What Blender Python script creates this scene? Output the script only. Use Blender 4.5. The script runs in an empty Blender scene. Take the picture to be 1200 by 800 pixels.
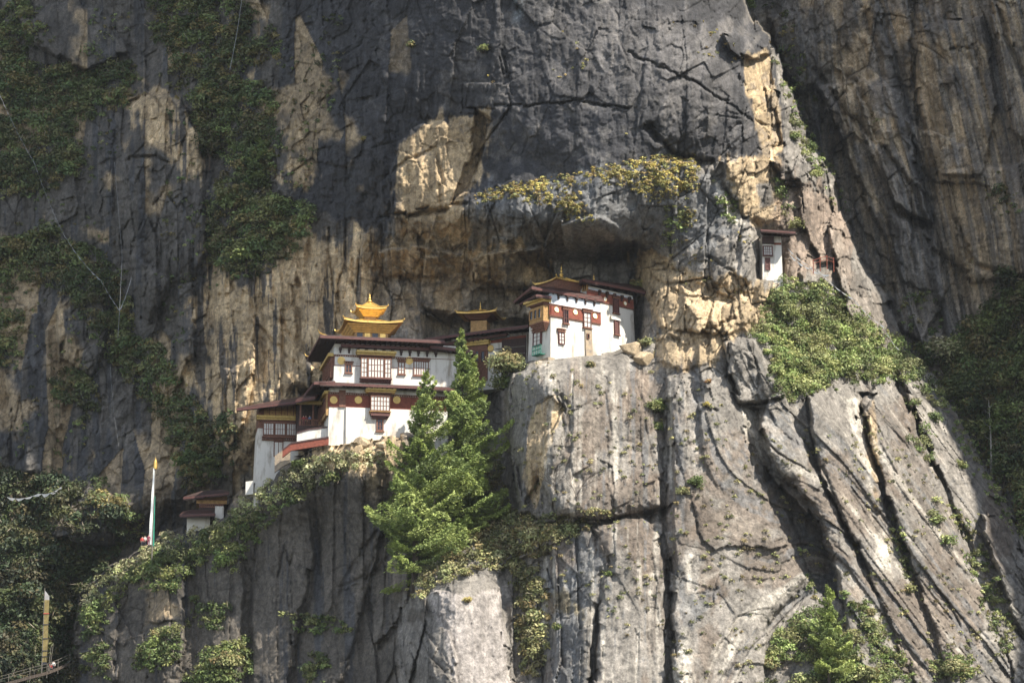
import bpy, math, random
import numpy as np
from mathutils import Vector

# ------------------------------------------------------------------ camera, sky, sun, exposure
scene = bpy.context.scene
C = scene.collection
CAM = np.array([0.0, -420.0, -100.0])
_f = -CAM / np.linalg.norm(CAM)                     # looks at the world origin
_u = np.cross([1.0, 0, 0], _f)
HALF = 75.0 / np.linalg.norm(CAM)                   # half of the frame is 75 m wide at the monastery
cam_data = bpy.data.cameras.new('camera')
cam_data.sensor_width = 36.0
cam_data.lens = 18.0 / HALF
cam_data.clip_start = 1.0
cam_data.clip_end = 6000.0
cam = bpy.data.objects.new('camera', cam_data)
C.objects.link(cam)
cam.location = CAM
cam.rotation_euler = Vector(_f).to_track_quat('-Z', 'Y').to_euler()
scene.camera = cam

SUN_AZ, SUN_EL = math.radians(50), math.radians(48)  # azimuth to the right of the direction back to the camera
SUN = Vector((math.sin(SUN_AZ) * math.cos(SUN_EL), -math.cos(SUN_AZ) * math.cos(SUN_EL), math.sin(SUN_EL)))
world = bpy.data.worlds.new('World')
scene.world = world
world.use_nodes = True
wn = world.node_tree
sky = wn.nodes.new('ShaderNodeTexSky')
sky.sky_type = 'NISHITA'
sky.sun_disc = False
sky.sun_elevation = SUN_EL
sky.sun_rotation = math.atan2(SUN.x, SUN.y)
sky.altitude = 3000
hs = wn.nodes.new('ShaderNodeHueSaturation'); hs.inputs['Saturation'].default_value = .5
wn.links.new(sky.outputs[0], hs.inputs['Color'])
wn.links.new(hs.outputs[0], wn.nodes['Background'].inputs[0])
wn.nodes['Background'].inputs[1].default_value = 0.15
sd = bpy.data.lights.new('sun', 'SUN')
sd.energy = 4.9
sd.angle = math.radians(0.5)
sd.color = (1.0, 0.93, 0.82)
so = bpy.data.objects.new('sun', sd)
C.objects.link(so)
so.rotation_euler = SUN.to_track_quat('Z', 'Y').to_euler()
scene.view_settings.view_transform = 'Standard'
scene.view_settings.look = 'None'
scene.view_settings.gamma = 1.0
scene.view_settings.exposure = 0.97

def ray(px, py):
    px = np.asarray(px, float); py = np.asarray(py, float)
    a = (px - 600.0) / 600.0 * HALF
    b = (400.0 - py) / 600.0 * HALF
    return (a, _f[1] + b * _u[1], _f[2] + b * _u[2])

def at(px, py, Y):
    """the point of the vertical plane y = Y seen at photo pixel (px, py)"""
    dx, dy, dz = ray(px, py)
    t = (Y - CAM[1]) / dy
    return np.stack([CAM[0] + dx * t, np.broadcast_to(np.asarray(Y, float), np.shape(t)) + 0 * t, CAM[2] + dz * t], -1)

# ------------------------------------------------------------------ tagging and mesh helpers
def tag(o, label=None, cat=None, group=None, kind=None):
    if label: o['label'] = label
    if cat: o['category'] = cat
    if group: o['group'] = group
    if kind: o['kind'] = kind
    return o

def empty(name, loc, label, cat, group=None):
    o = bpy.data.objects.new(name, None)
    C.objects.link(o)
    o.location = loc
    o.empty_display_size = 0.5
    return tag(o, label, cat, group)

def np_mesh(name, V, F, mat, parent=None, col=None, smooth=False, rel=None):
    """V (n,3), F (m,k) with k = 3 or 4"""
    V = np.asarray(V, np.float32)
    F = np.asarray(F, np.int32)
    m = bpy.data.meshes.new(name)
    k = F.shape[1]
    m.vertices.add(len(V)); m.vertices.foreach_set('co', V.ravel())
    m.loops.add(F.size); m.loops.foreach_set('vertex_index', F.ravel())
    m.polygons.add(len(F))
    m.polygons.foreach_set('loop_start', np.arange(0, F.size, k, dtype=np.int32))
    m.polygons.foreach_set('loop_total', np.full(len(F), k, np.int32))
    if smooth:
        m.polygons.foreach_set('use_smooth', np.ones(len(F), bool))
    if col is not None:
        a = m.color_attributes.new('col', 'FLOAT_COLOR', 'POINT')
        c4 = np.ones((len(V), 4), np.float32); c4[:, :3] = col
        a.data.foreach_set('color', c4.ravel())
    m.update(calc_edges=True)
    m.materials.append(mat)
    o = bpy.data.objects.new(name, m)
    C.objects.link(o)
    if parent is not None: o.parent = parent
    return o

def root_loc(p):
    v = Vector((0, 0, 0))
    while p is not None:
        v += p.location
        p = p.parent
    return v

class MB:
    def __init__(s): s.v = []; s.f = []
    def add(s, vs, fs):
        n = len(s.v); s.v += [tuple(map(float, p)) for p in vs]; s.f += [tuple(i + n for i in f) for f in fs]
    def hexa(s, p):      # p: 4 bottom (ccw seen from above), 4 top
        s.add(p, [(0, 3, 2, 1), (4, 5, 6, 7), (0, 1, 5, 4), (1, 2, 6, 5), (2, 3, 7, 6), (3, 0, 4, 7)])
    def box(s, fr, u0, u1, v0, v1, z0, z1, t=0.0):    # t: inward taper at the top
        s.hexa([fr.L(u0, v0, z0), fr.L(u1, v0, z0), fr.L(u1, v1, z0), fr.L(u0, v1, z0),
                fr.L(u0 + t, v0 + t, z1), fr.L(u1 - t, v0 + t, z1), fr.L(u1 - t, v1 - t, z1), fr.L(u0 + t, v1 - t, z1)])
    def fbox(s, fc, u0, u1, z0, z1, o0, o1):           # on a facade: o = distance outwards
        P = fc.P
        s.hexa([P(u0, z0, o1), P(u1, z0, o1), P(u1, z0, o0), P(u0, z0, o0),
                P(u0, z1, o1), P(u1, z1, o1), P(u1, z1, o0), P(u0, z1, o0)])
    def tube(s, pts, rad, n=6, cap=True):
        pts = [Vector(p) for p in pts]
        if not hasattr(rad, '__len__'): rad = [rad] * len(pts)
        b = len(s.v)
        for i, p in enumerate(pts):
            d = (pts[min(i + 1, len(pts) - 1)] - pts[max(i - 1, 0)]).normalized()
            a = d.orthogonal().normalized() if i == 0 else (a - d * a.dot(d)).normalized()
            c = d.cross(a)
            for k in range(n):
                t = 2 * math.pi * k / n
                s.v.append(tuple(p + (a * math.cos(t) + c * math.sin(t)) * rad[i]))
        for i in range(len(pts) - 1):
            for k in range(n):
                k2 = (k + 1) % n
                s.f.append((b + i * n + k, b + i * n + k2, b + (i + 1) * n + k2, b + (i + 1) * n + k))
        if cap:
            s.f.append(tuple(b + k for k in range(n))[::-1])
            s.f.append(tuple(b + (len(pts) - 1) * n + k for k in range(n)))
    def lathe(s, c, prof, n=12):                       # prof: (radius, height)
        c = Vector(c)
        s.tube([c + Vector((0, 0, z)) for r, z in prof], [max(r, .004) for r, z in prof], n)
    def disc(s, fc, u, z, r, o0, o1, n=18):
        b = len(s.v)
        for o in (o0, o1):
            for k in range(n):
                t = 2 * math.pi * k / n
                s.v.append(tuple(fc.P(u + r * math.cos(t), z + r * math.sin(t), o)))
        s.f.append(tuple(b + n + k for k in range(n)))
        for k in range(n):
            k2 = (k + 1) % n
            s.f.append((b + k, b + k2, b + n + k2, b + n + k))
    def build(s, name, mat, parent=None, smooth=False):
        m = bpy.data.meshes.new(name)
        off = root_loc(parent)
        m.from_pydata([tuple(Vector(p) - off) for p in s.v], [], s.f)
        if smooth:
            for p in m.polygons: p.use_smooth = True
        m.materials.append(mat)
        o = bpy.data.objects.new(name, m)
        C.objects.link(o)
        if parent is not None: o.parent = parent
        return o

class Facade:
    def __init__(s, O, U, N, bat): s.O = Vector(O); s.U = Vector(U); s.N = Vector(N); s.bat = bat
    def P(s, u, z, o=0.0): return s.O + s.U * u + Vector((0, 0, z)) + s.N * (o - s.bat * z)
    def hit(s, px, py, o=0.0):
        d = Vector(tuple(float(q) for q in ray(px, py))); c = Vector(CAM)
        O = s.O + s.N * o
        n = s.N + Vector((0, 0, s.bat))
        t = (O - c).dot(n) / d.dot(n)
        p = c + d * t - s.O
        return p.dot(s.U), p.z

class Frame:
    """O: bottom near-left corner; U runs along the front, V goes back"""
    def __init__(s, O, deg, bat=0.04):
        a = math.radians(deg)
        s.O = Vector(O); s.U = Vector((math.cos(a), math.sin(a), 0)); s.V = Vector((-math.sin(a), math.cos(a), 0)); s.bat = bat
        s.front = Facade(s.O, s.U, -s.V, bat)
        s.left = Facade(s.O, s.V, -s.U, bat)
    def L(s, u, v, z): return s.O + s.U * u + s.V * v + Vector((0, 0, z))

# ------------------------------------------------------------------ materials
def new_mat(name, rough=0.8):
    m = bpy.data.materials.new(name); m.use_nodes = True
    b = m.node_tree.nodes['Principled BSDF']
    b.inputs['Roughness'].default_value = rough
    return m, m.node_tree, b

def lib_mat(name, col, rough=0.75, metal=0.0, var=0.25, scale=1.5, col2=None, bump=0.15, bscale=8.0, stretch=(1, 1, 1)):
    m, nt, b = new_mat(name, rough)
    N, L = nt.nodes, nt.links
    tc = N.new('ShaderNodeTexCoord'); mp = N.new('ShaderNodeMapping'); mp.inputs['Scale'].default_value = stretch
    L.new(tc.outputs['Object'], mp.inputs[0])
    n1 = N.new('ShaderNodeTexNoise'); n1.inputs['Scale'].default_value = scale; n1.inputs['Detail'].default_value = 6; n1.inputs['Roughness'].default_value = .65
    L.new(mp.outputs[0], n1.inputs[0])
    r = N.new('ShaderNodeValToRGB')
    c2 = col2 if col2 else tuple(c * (1 - var) for c in col)
    r.color_ramp.elements[0].position = .33 if name == 'whitewash' else .35; r.color_ramp.elements[0].color = (*c2, 1)
    r.color_ramp.elements[1].position = .49 if name == 'whitewash' else .62; r.color_ramp.elements[1].color = (*col, 1)
    L.new(n1.outputs[0], r.inputs[0]); L.new(r.outputs[0], b.inputs['Base Color'])
    b.inputs['Metallic'].default_value = metal
    n2 = N.new('ShaderNodeTexNoise'); n2.inputs['Scale'].default_value = bscale; n2.inputs['Detail'].default_value = 4
    L.new(mp.outputs[0], n2.inputs[0])
    bp = N.new('ShaderNodeBump'); bp.inputs['Strength'].default_value = bump; bp.inputs['Distance'].default_value = .08
    L.new(n2.outputs[0], bp.inputs['Height']); L.new(bp.outputs[0], b.inputs['Normal'])
    return m

M = {}
M['white'] = lib_mat('whitewash', (.62, .59, .53), .9, col2=(.33, .29, .235), scale=.8, bump=.5, bscale=2.5, stretch=(1, 1, .28))
M['bluewhite'] = lib_mat('frieze_wash', (.56, .60, .64), .9, scale=1.2)
M['red'] = lib_mat('red_ochre_band', (.23, .065, .04), .9, var=.4, scale=2.5)
M['timber'] = lib_mat('painted_timber', (.20, .085, .05), .75, var=.5, scale=4, bump=.3)
M['darktimber'] = lib_mat('dark_timber', (.055, .028, .022), .8, var=.5, scale=3, bump=.3)
M['redtimber'] = lib_mat('red_timber', (.115, .042, .034), .7, var=.4, scale=3)
M['roof'] = lib_mat('roof_red_sheet', (.078, .036, .030), .55, var=.45, scale=1.2, bump=.2)
M['gold'] = lib_mat('gilt_copper', (.80, .52, .15), .38, metal=.55, var=.35, scale=2)
M['ochre'] = lib_mat('ochre_panel', (.44, .26, .10), .8, var=.45, scale=2.5)
M['yellow'] = lib_mat('yellow_cornice', (.60, .42, .13), .7, var=.35, scale=3)
M['pane'] = lib_mat('window_paper', (.62, .60, .55), .5, var=.3, scale=5, bump=.02)
M['glass'] = lib_mat('dark_window_glass', (.02, .022, .027), .15, var=.2, bump=.0)
M['cream'] = lib_mat('cream_disc', (.78, .74, .64), .85, var=.2)
M['golddisc'] = lib_mat('yellow_disc', (.72, .50, .16), .7, var=.2)
M['green'] = lib_mat('green_rail_paint', (.02, .20, .14), .6, var=.3)
M['stone'] = lib_mat('rubble_stone', (.36, .28, .19), .95, col2=(.20, .17, .14), scale=1.6, bump=.8, bscale=3)
M['bark'] = lib_mat('bark', (.085, .065, .05), .95, var=.5, scale=6, bump=.6, stretch=(1, 1, .2))
M['palebark'] = lib_mat('grey_dead_wood', (.38, .35, .30), .9, var=.4, scale=5)
M['pole'] = lib_mat('pole_wood', (.15, .135, .11), .85, var=.3, scale=3)
M['flagwhite'] = lib_mat('white_cloth', (.66, .68, .66), .95, var=.25, scale=1.5, stretch=(1, 1, .3))
M['flaggreen'] = lib_mat('green_cloth', (.03, .26, .17), .95, var=.25)
M['flagyellow'] = lib_mat('yellow_cloth', (.25, .195, .075), .95, var=.4, scale=2)
M['flaggrey'] = lib_mat('grey_cloth', (.38, .36, .35), .95, var=.25)
M['clothred'] = lib_mat('red_cloth', (.42, .05, .05), .95)
M['clothblue'] = lib_mat('blue_cloth', (.10, .16, .30), .95)
M['clothwhite'] = lib_mat('pale_cloth', (.65, .64, .62), .95)
M['clothmaroon'] = lib_mat('maroon_cloth', (.20, .04, .07), .95)
M['clothdark'] = lib_mat('dark_cloth', (.04, .04, .05), .95)
M['skin'] = lib_mat('skin', (.42, .25, .17), .6, var=.1)
M['hair'] = lib_mat('black_hair', (.02, .017, .015), .6)

def rock_mat():
    m, nt, b = new_mat('cliff_rock', .92)
    N, L = nt.nodes, nt.links
    at_ = N.new('ShaderNodeAttribute'); at_.attribute_name = 'col'
    tc = N.new('ShaderNodeTexCoord')
    def noise(scale, det=8, rough=.65, stretch=(1, 1, 1), dist=0):
        mp = N.new('ShaderNodeMapping'); mp.inputs['Scale'].default_value = stretch
        L.new(tc.outputs['Object'], mp.inputs[0])
        n = N.new('ShaderNodeTexNoise'); n.inputs['Scale'].default_value = scale; n.inputs['Detail'].default_value = det
        n.inputs['Roughness'].default_value = rough; n.inputs['Distortion'].default_value = dist
        L.new(mp.outputs[0], n.inputs[0]); return n.outputs[0]
    def ramp(src, p0, c0, p1, c1):
        r = N.new('ShaderNodeMapRange'); r.inputs[1].default_value = p0; r.inputs[2].default_value = p1
        r.inputs[3].default_value = c0; r.inputs[4].default_value = c1
        L.new(src, r.inputs[0]); return r.outputs[0]
    def mul(a, c):
        v = N.new('ShaderNodeVectorMath'); v.operation = 'SCALE'
        L.new(a, v.inputs[0]); L.new(c, v.inputs['Scale']); return v.outputs[0]
    c = mul(at_.outputs['Color'], ramp(noise(1.1, 9, .7), .3, .60, .7, 1.36))       # mottling
    c = mul(c, ramp(noise(.6, 7, .65, (1, 1, .10)), .32, .66, .66, 1.25))             # run-off streaks
    c = mul(c, ramp(noise(3.2, 7, .8), .40, .70, .60, 1.2))                      # grain
    mix = N.new('ShaderNodeMix'); mix.data_type = 'RGBA'
    L.new(ramp(noise(2.2, 7, .8), .60, 0, .72, .55), mix.inputs['Factor'])      # pale lichen flecks
    L.new(c, mix.inputs['A']); mix.inputs['B'].default_value = (.36, .36, .34, 1)
    mul2 = N.new('ShaderNodeMath'); mul2.operation = 'MULTIPLY'
    sep = N.new('ShaderNodeSeparateColor'); L.new(at_.outputs['Color'], sep.inputs[0])
    L.new(ramp(noise(2.8, 7, .8), .62, 0, .74, 1.5), mul2.inputs[0]); L.new(sep.outputs[0], mul2.inputs[1])
    L.new(mul2.outputs[0], mix.inputs['Factor'])
    L.new(mix.outputs['Result'], b.inputs['Base Color'])
    b1 = N.new('ShaderNodeBump'); b1.inputs['Strength'].default_value = .8; b1.inputs['Distance'].default_value = .22
    vo = N.new('ShaderNodeTexVoronoi'); vo.inputs['Scale'].default_value = .8; vo.feature = 'F1'
    vm = N.new('ShaderNodeMapping'); vm.inputs['Scale'].default_value = (1, 1, .4); vm.inputs['Rotation'].default_value = (0, math.radians(-14), 0)
    vn_ = N.new('ShaderNodeTexNoise'); vn_.inputs['Scale'].default_value = .7; vn_.inputs['Detail'].default_value = 5
    va = N.new('ShaderNodeVectorMath'); va.operation = 'ADD'
    L.new(tc.outputs['Object'], vm.inputs[0]); L.new(tc.outputs['Object'], vn_.inputs[0]); L.new(vm.outputs[0], va.inputs[0]); L.new(vn_.outputs['Color'], va.inputs[1]); L.new(va.outputs[0], vo.inputs[0])
    ad = N.new('ShaderNodeMath'); ad.operation = 'ADD'
    L.new(noise(1.6, 10, .78), ad.inputs[0]); L.new(vo.outputs['Distance'], ad.inputs[1]); L.new(ad.outputs[0], b1.inputs['Height'])
    b2 = N.new('ShaderNodeBump'); b2.inputs['Strength'].default_value = .7; b2.inputs['Distance'].default_value = .14
    L.new(noise(4.2, 5, .7), b2.inputs['Height']); L.new(b1.outputs[0], b2.inputs['Normal'])
    L.new(b2.outputs[0], b.inputs['Normal'])
    return m
M['rock'] = rock_mat()

def leaf_mat(name, tr=.15):
    m, nt, b = new_mat(name, .65)
    N, L = nt.nodes, nt.links
    a = N.new('ShaderNodeAttribute'); a.attribute_name = 'col'
    L.new(a.outputs['Color'], b.inputs['Base Color'])
    t = N.new('ShaderNodeBsdfTranslucent'); L.new(a.outputs['Color'], t.inputs[0])
    mx = N.new('ShaderNodeMixShader'); mx.inputs[0].default_value = tr
    L.new(b.outputs[0], mx.inputs[1]); L.new(t.outputs[0], mx.inputs[2])
    L.new(mx.outputs[0], nt.nodes['Material Output'].inputs['Surface'])
    return m
M['leaf'] = leaf_mat('foliage')
# ------------------------------------------------------------------ numpy noise
def _h(i, j, s):
    n = (i.astype(np.int64) * 374761393 + j.astype(np.int64) * 668265263 + s * 1274126177) & 0xFFFFFFFF
    n = ((n ^ (n >> 13)) * 1274126177) & 0xFFFFFFFF
    n = ((n ^ (n >> 16)) * 2246822519) & 0xFFFFFFFF
    return ((n ^ (n >> 15)) & 0xFFFFFF).astype(np.float64) / 0xFFFFFF
def vn(x, y, s=0):
    i = np.floor(x); j = np.floor(y); fx = x - i; fy = y - j
    fx = fx * fx * (3 - 2 * fx); fy = fy * fy * (3 - 2 * fy)
    a = _h(i, j, s); b = _h(i + 1, j, s); c = _h(i, j + 1, s); d = _h(i + 1, j + 1, s)
    return (a + (b - a) * fx) * (1 - fy) + (c + (d - c) * fx) * fy - .5
def fbm(x, y, o=4, s=0, g=.5):
    r = 0; a = 1.0
    for k in range(o):
        r = r + a * vn(x, y, s + k * 17); x = x * 2.03 + 11.7; y = y * 2.03 - 5.1; a *= g
    return r
def cells(x, y, s=0):
    """jittered-cell facets: offset, plane height, edge distance, cell random"""
    i0 = np.floor(x); j0 = np.floor(y)
    b1 = np.full(x.shape, 9.0); b2 = np.full(x.shape, 9.0)
    rdx = np.zeros(x.shape); rdy = np.zeros(x.shape); ri = np.zeros(x.shape); rj = np.zeros(x.shape)
    for di in (-1, 0, 1):
        for dj in (-1, 0, 1):
            i = i0 + di; j = j0 + dj
            dx = x - (i + .12 + .76 * _h(i, j, s)); dy = y - (j + .12 + .76 * _h(i, j, s + 5))
            d = dx * dx + dy * dy
            m = d < b1
            b2 = np.where(m, b1, np.minimum(b2, d))
            b1 = np.where(m, d, b1)
            rdx = np.where(m, dx, rdx); rdy = np.where(m, dy, rdy); ri = np.where(m, i, ri); rj = np.where(m, j, rj)
    r1 = _h(ri, rj, s + 31); r2 = _h(ri, rj, s + 32) - .5; r3 = _h(ri, rj, s + 33) - .5
    pl = (r1 - .5) + 1.5 * r2 * rdx + 1.1 * r3 * rdy
    return pl, np.sqrt(b2) - np.sqrt(b1), r1
def ss(x, a, b):
    t = np.clip((x - a) / (b - a), 0, 1); return t * t * (3 - 2 * t)
def seg_d(X, Y, pts):
    r = np.full(X.shape, 1e9)
    for (ax, ay), (bx, by) in zip(pts[:-1], pts[1:]):
        ex, ey = bx - ax, by - ay
        t = np.clip(((X - ax) * ex + (Y - ay) * ey) / (ex * ex + ey * ey + 1e-9), 0, 1)
        r = np.minimum(r, (X - ax - t * ex) ** 2 + (Y - ay - t * ey) ** 2)
    return np.sqrt(r)
def inside(X, Y, pts):
    c = np.zeros(X.shape, bool)
    for (ax, ay), (bx, by) in zip(pts, pts[1:] + pts[:1]):
        if ay == by: continue
        c ^= ((ay > Y) != (by > Y)) & (X < (bx - ax) * (Y - ay) / (by - ay) + ax)
    return c
def sdf(X, Y, pts):                                   # positive inside
    return np.where(inside(X, Y, pts), 1, -1) * seg_d(X, Y, pts + pts[:1])

# ------------------------------------------------------------------ the mountain: one sheet, fine where the photo looks
def axis(lo, a, b, hi, st):
    mid = list(np.arange(a, b + .1, st))
    l = []; x = a; d = st
    while x > lo: d = min(d * 1.12, 30); x -= d; l.append(x)
    r = []; x = mid[-1]; d = st
    while x < hi: d = min(d * 1.12, 30); x += d; r.append(x)
    return np.array(l[::-1] + mid + r)
GX = axis(-1100, -20, 1220, 2300, 1.15)
GY = axis(-1700, -20, 820, 1500, 1.15)
PX, PY = np.meshgrid(GX, GY)
# control depths in metres behind the plane of the monastery: (px, py, Y)
CTRL = [
 # far left wall
 (-600,0,95),(-600,800,95),(-300,400,80),(-200,0,75),(-200,800,70),(0,0,70),(0,200,66),(0,400,64),(0,600,58),(0,780,40),(80,100,64),(80,300,60),(90,480,58),(80,620,48),(60,720,40),(100,790,34),
 (150,60,56),(170,200,47),(160,350,52),(200,300,44),(200,480,47),(150,560,48),(240,560,40),(220,420,44),
 # left flank of the massif
 (280,40,38),(270,180,40),(300,300,32),(280,400,33),(260,500,36),(330,420,27),(350,120,27),(370,250,25),(340,330,28),(400,350,24),(400,60,18),(410,180,18),(430,250,19),(450,330,25),(300,540,24),
 # cave behind the temples
 (480,360,21),(540,350,22),(600,350,22),(600,400,21),(560,420,17),(640,320,17),(700,320,14),(740,330,13),(500,300,17),(560,280,12),(480,270,14),(500,420,18),(440,400,20),(760,360,9),(790,360,2),
 # upper massif
 (470,0,8),(480,100,8),(500,180,9),(540,200,7),(560,40,1),(600,130,0),(650,30,-1),(700,100,-3.5),(760,60,-4),(800,140,-3),(840,60,0),(880,120,4),(900,180,6),(870,20,8),
 (640,170,-1.5),(700,170,-4),(755,178,-3),(560,200,7),(650,212,0),(620,140,-1),(800,210,2),(560,245,3),(620,245,-3),(700,235,-6),(700,262,-5),(630,268,-1),(775,235,2),(780,262,4),(840,250,5),(600,290,10),(680,285,6),(760,290,10),(790,280,6),(820,300,5),(860,310,1),
 (920,250,6),(960,260,12),(900,330,0),(940,330,5),(1000,330,14),(1030,390,18),(960,400,6),(900,400,-3),(1000,440,8),(1060,460,16),
 (820,360,-1),(780,400,-1),(840,420,-6),(790,440,-5),
 # lower right slabs
 (800,520,-10),(800,640,-15),(800,780,-22),(860,500,-8),(880,640,-13),(880,780,-20),(960,520,-4),(960,640,-10),(980,780,-17),(1060,560,4),(1060,680,-5),(1080,790,-12),(1130,540,14),(1150,640,6),(1180,760,-4),(1220,680,4),(1300,800,2),
 # pillar and the rocks below
 (620,430,-3),(680,416,-2),(740,420,0),(620,520,-7),(700,520,-9),(760,520,-7),(640,600,-11),(720,620,-13),(760,700,-17),(760,800,-22),(660,700,-15),(660,800,-20),(600,690,-8),(600,780,-14),
 (590,690,-9),(600,640,-6),(560,640,-4),(540,690,-13),(540,800,-19),(500,690,-9),(490,780,-14),
 # lower left buttress
 (465,520,2),(470,600,6),(470,700,3),(455,800,-3),(430,525,1.5),(400,528,1.5),(400,600,8),(390,700,8),(380,800,3),(340,550,9),(312,565,12),(340,620,14),(320,700,14),(310,800,9),(285,582,18),(270,640,20),(250,720,19),(240,800,14),(210,620,28),(200,680,26),(180,780,21),(140,665,33),(140,720,31),(120,780,28),(100,710,38),
 (500,480,12),(540,470,14),(575,450,12),(520,560,9),(560,540,9),(585,600,1),(530,620,3),(500,640,3),(580,500,10),
 # out of frame; the unseen upper massif is shaped to shade the left wall
 (560,-300,-6),(700,-300,-6),(800,-300,0),(500,-150,1),(420,-200,8),(250,-200,34),(0,-300,70),(560,-800,-8),(450,-600,-4),(700,-800,-8),(520,-1300,-6),(700,-1400,-4),(420,-1000,0),(900,-500,2),(900,-1000,6),(300,-800,44),(1100,-300,10),(1100,-1000,12),(1500,-300,0),(1500,400,20),(1800,-1000,20),(1600,1200,-20),(900,1200,-50),(500,1200,-45),(200,1200,-30),(-200,1200,10),(0,1000,30),(700,1500,-80),
]
def rbf(X, Y, pts):
    P = np.array(pts, float)
    s = 100.0
    def phi(d2): return np.sqrt(d2 / s ** 2 + .04)
    A = phi((P[:, None, 0] - P[None, :, 0]) ** 2 + (P[:, None, 1] - P[None, :, 1]) ** 2)
    A = A + 0.0 * np.eye(len(P))
    B = np.c_[np.ones(len(P)), P[:, 0] / 500, P[:, 1] / 500]
    K = np.block([[A - .02 * np.eye(len(P)), B], [B.T, np.zeros((3, 3))]])
    w = np.linalg.solve(K, np.r_[P[:, 2], 0, 0, 0])
    r = w[-3] + w[-2] * X / 500 + w[-1] * Y / 500
    for k in range(len(P)):
        r = r + w[k] * phi((X - P[k, 0]) ** 2 + (Y - P[k, 1]) ** 2)
    return r
# wandering outlines
_cw1 = cells(PX / 15, PY / 21, 201)[0]; _cw2 = cells(PX / 17, PY / 19, 202)[0]
WX = PX + 3.0 * fbm(PX / 60, PY / 60, 3, 3) + 4.5 * _cw1 + 1.5 * vn(PX / 4, PY / 4, 8)
WY = PY + 3.0 * fbm(PX / 60, PY / 60, 3, 77) + 4.5 * _cw2 + 1.5 * vn(PX / 4, PY / 4, 9)
cs = 3
_a, _b = np.meshgrid(np.linspace(GX[0], GX[-1], 700), np.linspace(GY[0], GY[-1], 640))
_g = rbf(_a, _b, CTRL)
def bil(G, X, Y):
    fx = (X - GX[0]) / (GX[-1] - GX[0]) * (G.shape[1] - 1); fy = (Y - GY[0]) / (GY[-1] - GY[0]) * (G.shape[0] - 1)
    fx = np.clip(fx, 0, G.shape[1] - 1.001); fy = np.clip(fy, 0, G.shape[0] - 1.001)
    i = fx.astype(int); j = fy.astype(int); fx = fx - i; fy = fy - j
    return (G[j, i] * (1 - fx) + G[j, i + 1] * fx) * (1 - fy) + (G[j + 1, i] * (1 - fx) + G[j + 1, i + 1] * fx) * fy
D = bil(_g, PX, PY)

# far side of the valley on the right: a farther wall behind the massif's right outline
far = 104 - (PX - 900) * .15 + (PY - 400) * -.012 + 10 * fbm(PX / 180, PY / 300, 3, 51)
far = far - ss(PY + .35 * (PX - 1100), 360, 700) * 30
SIL = [(862,-30),(880,20),(905,55),(925,110),(945,160),(975,205),(985,250),(1005,300),(1035,345),(1052,385),(1062,415),(1090,440),(1112,475),(1138,520),(1160,560),(1182,600),(1200,632),(1240,680),(1400,900),(1500,1600),(-2000,1600),(-2000,-1800),(700,-1800),(840,-400)]
sil = sdf(WX, WY, SIL)
# the massif turns away towards its right outline
D = D + 16 * np.exp(-np.clip(sil, 0, 999) / 22.0) * ss(PX, 820, 900)
D = D + (far - D) * ss(-sil, -1.0, 3.0)
# lower-left buttress in front of the left gully: its crest line
CREST = [(88,830),(92,770),(90,735),(96,700),(118,675),(150,655),(185,636),(215,622),(245,610),(275,585),(292,572),(318,556),(345,540),(372,528),(410,520),(460,514),(480,522),(480,1600),(60,1600)]
cr = sdf(WX, WY, CREST)
behind = bil(rbf(_a[::2, ::2], _b[::2, ::2], [(0,500,62),(0,800,52),(100,500,58),(100,700,50),(150,600,52),(250,500,42),(300,500,34),(370,480,24),(480,470,14),(-500,600,90),(250,600,46),(120,900,40)]), PX, PY)
D = np.where((PX < 480) & (PY > 440), np.where(cr > -3, D, D + (np.maximum(behind, D) - D) * ss(cr, -70, -15) * ss(-PX, -480, -440) * (1 - ss(cr, -6, -2.9))), D)
lm = ss(PY, 480, 540) * ss(-PX, -480, -420)
rnd = np.exp(-np.clip(cr, 0, 999) / 7.0)
D = D + np.where(cr > -3, 2.5 * rnd, 0) * lm

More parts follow.
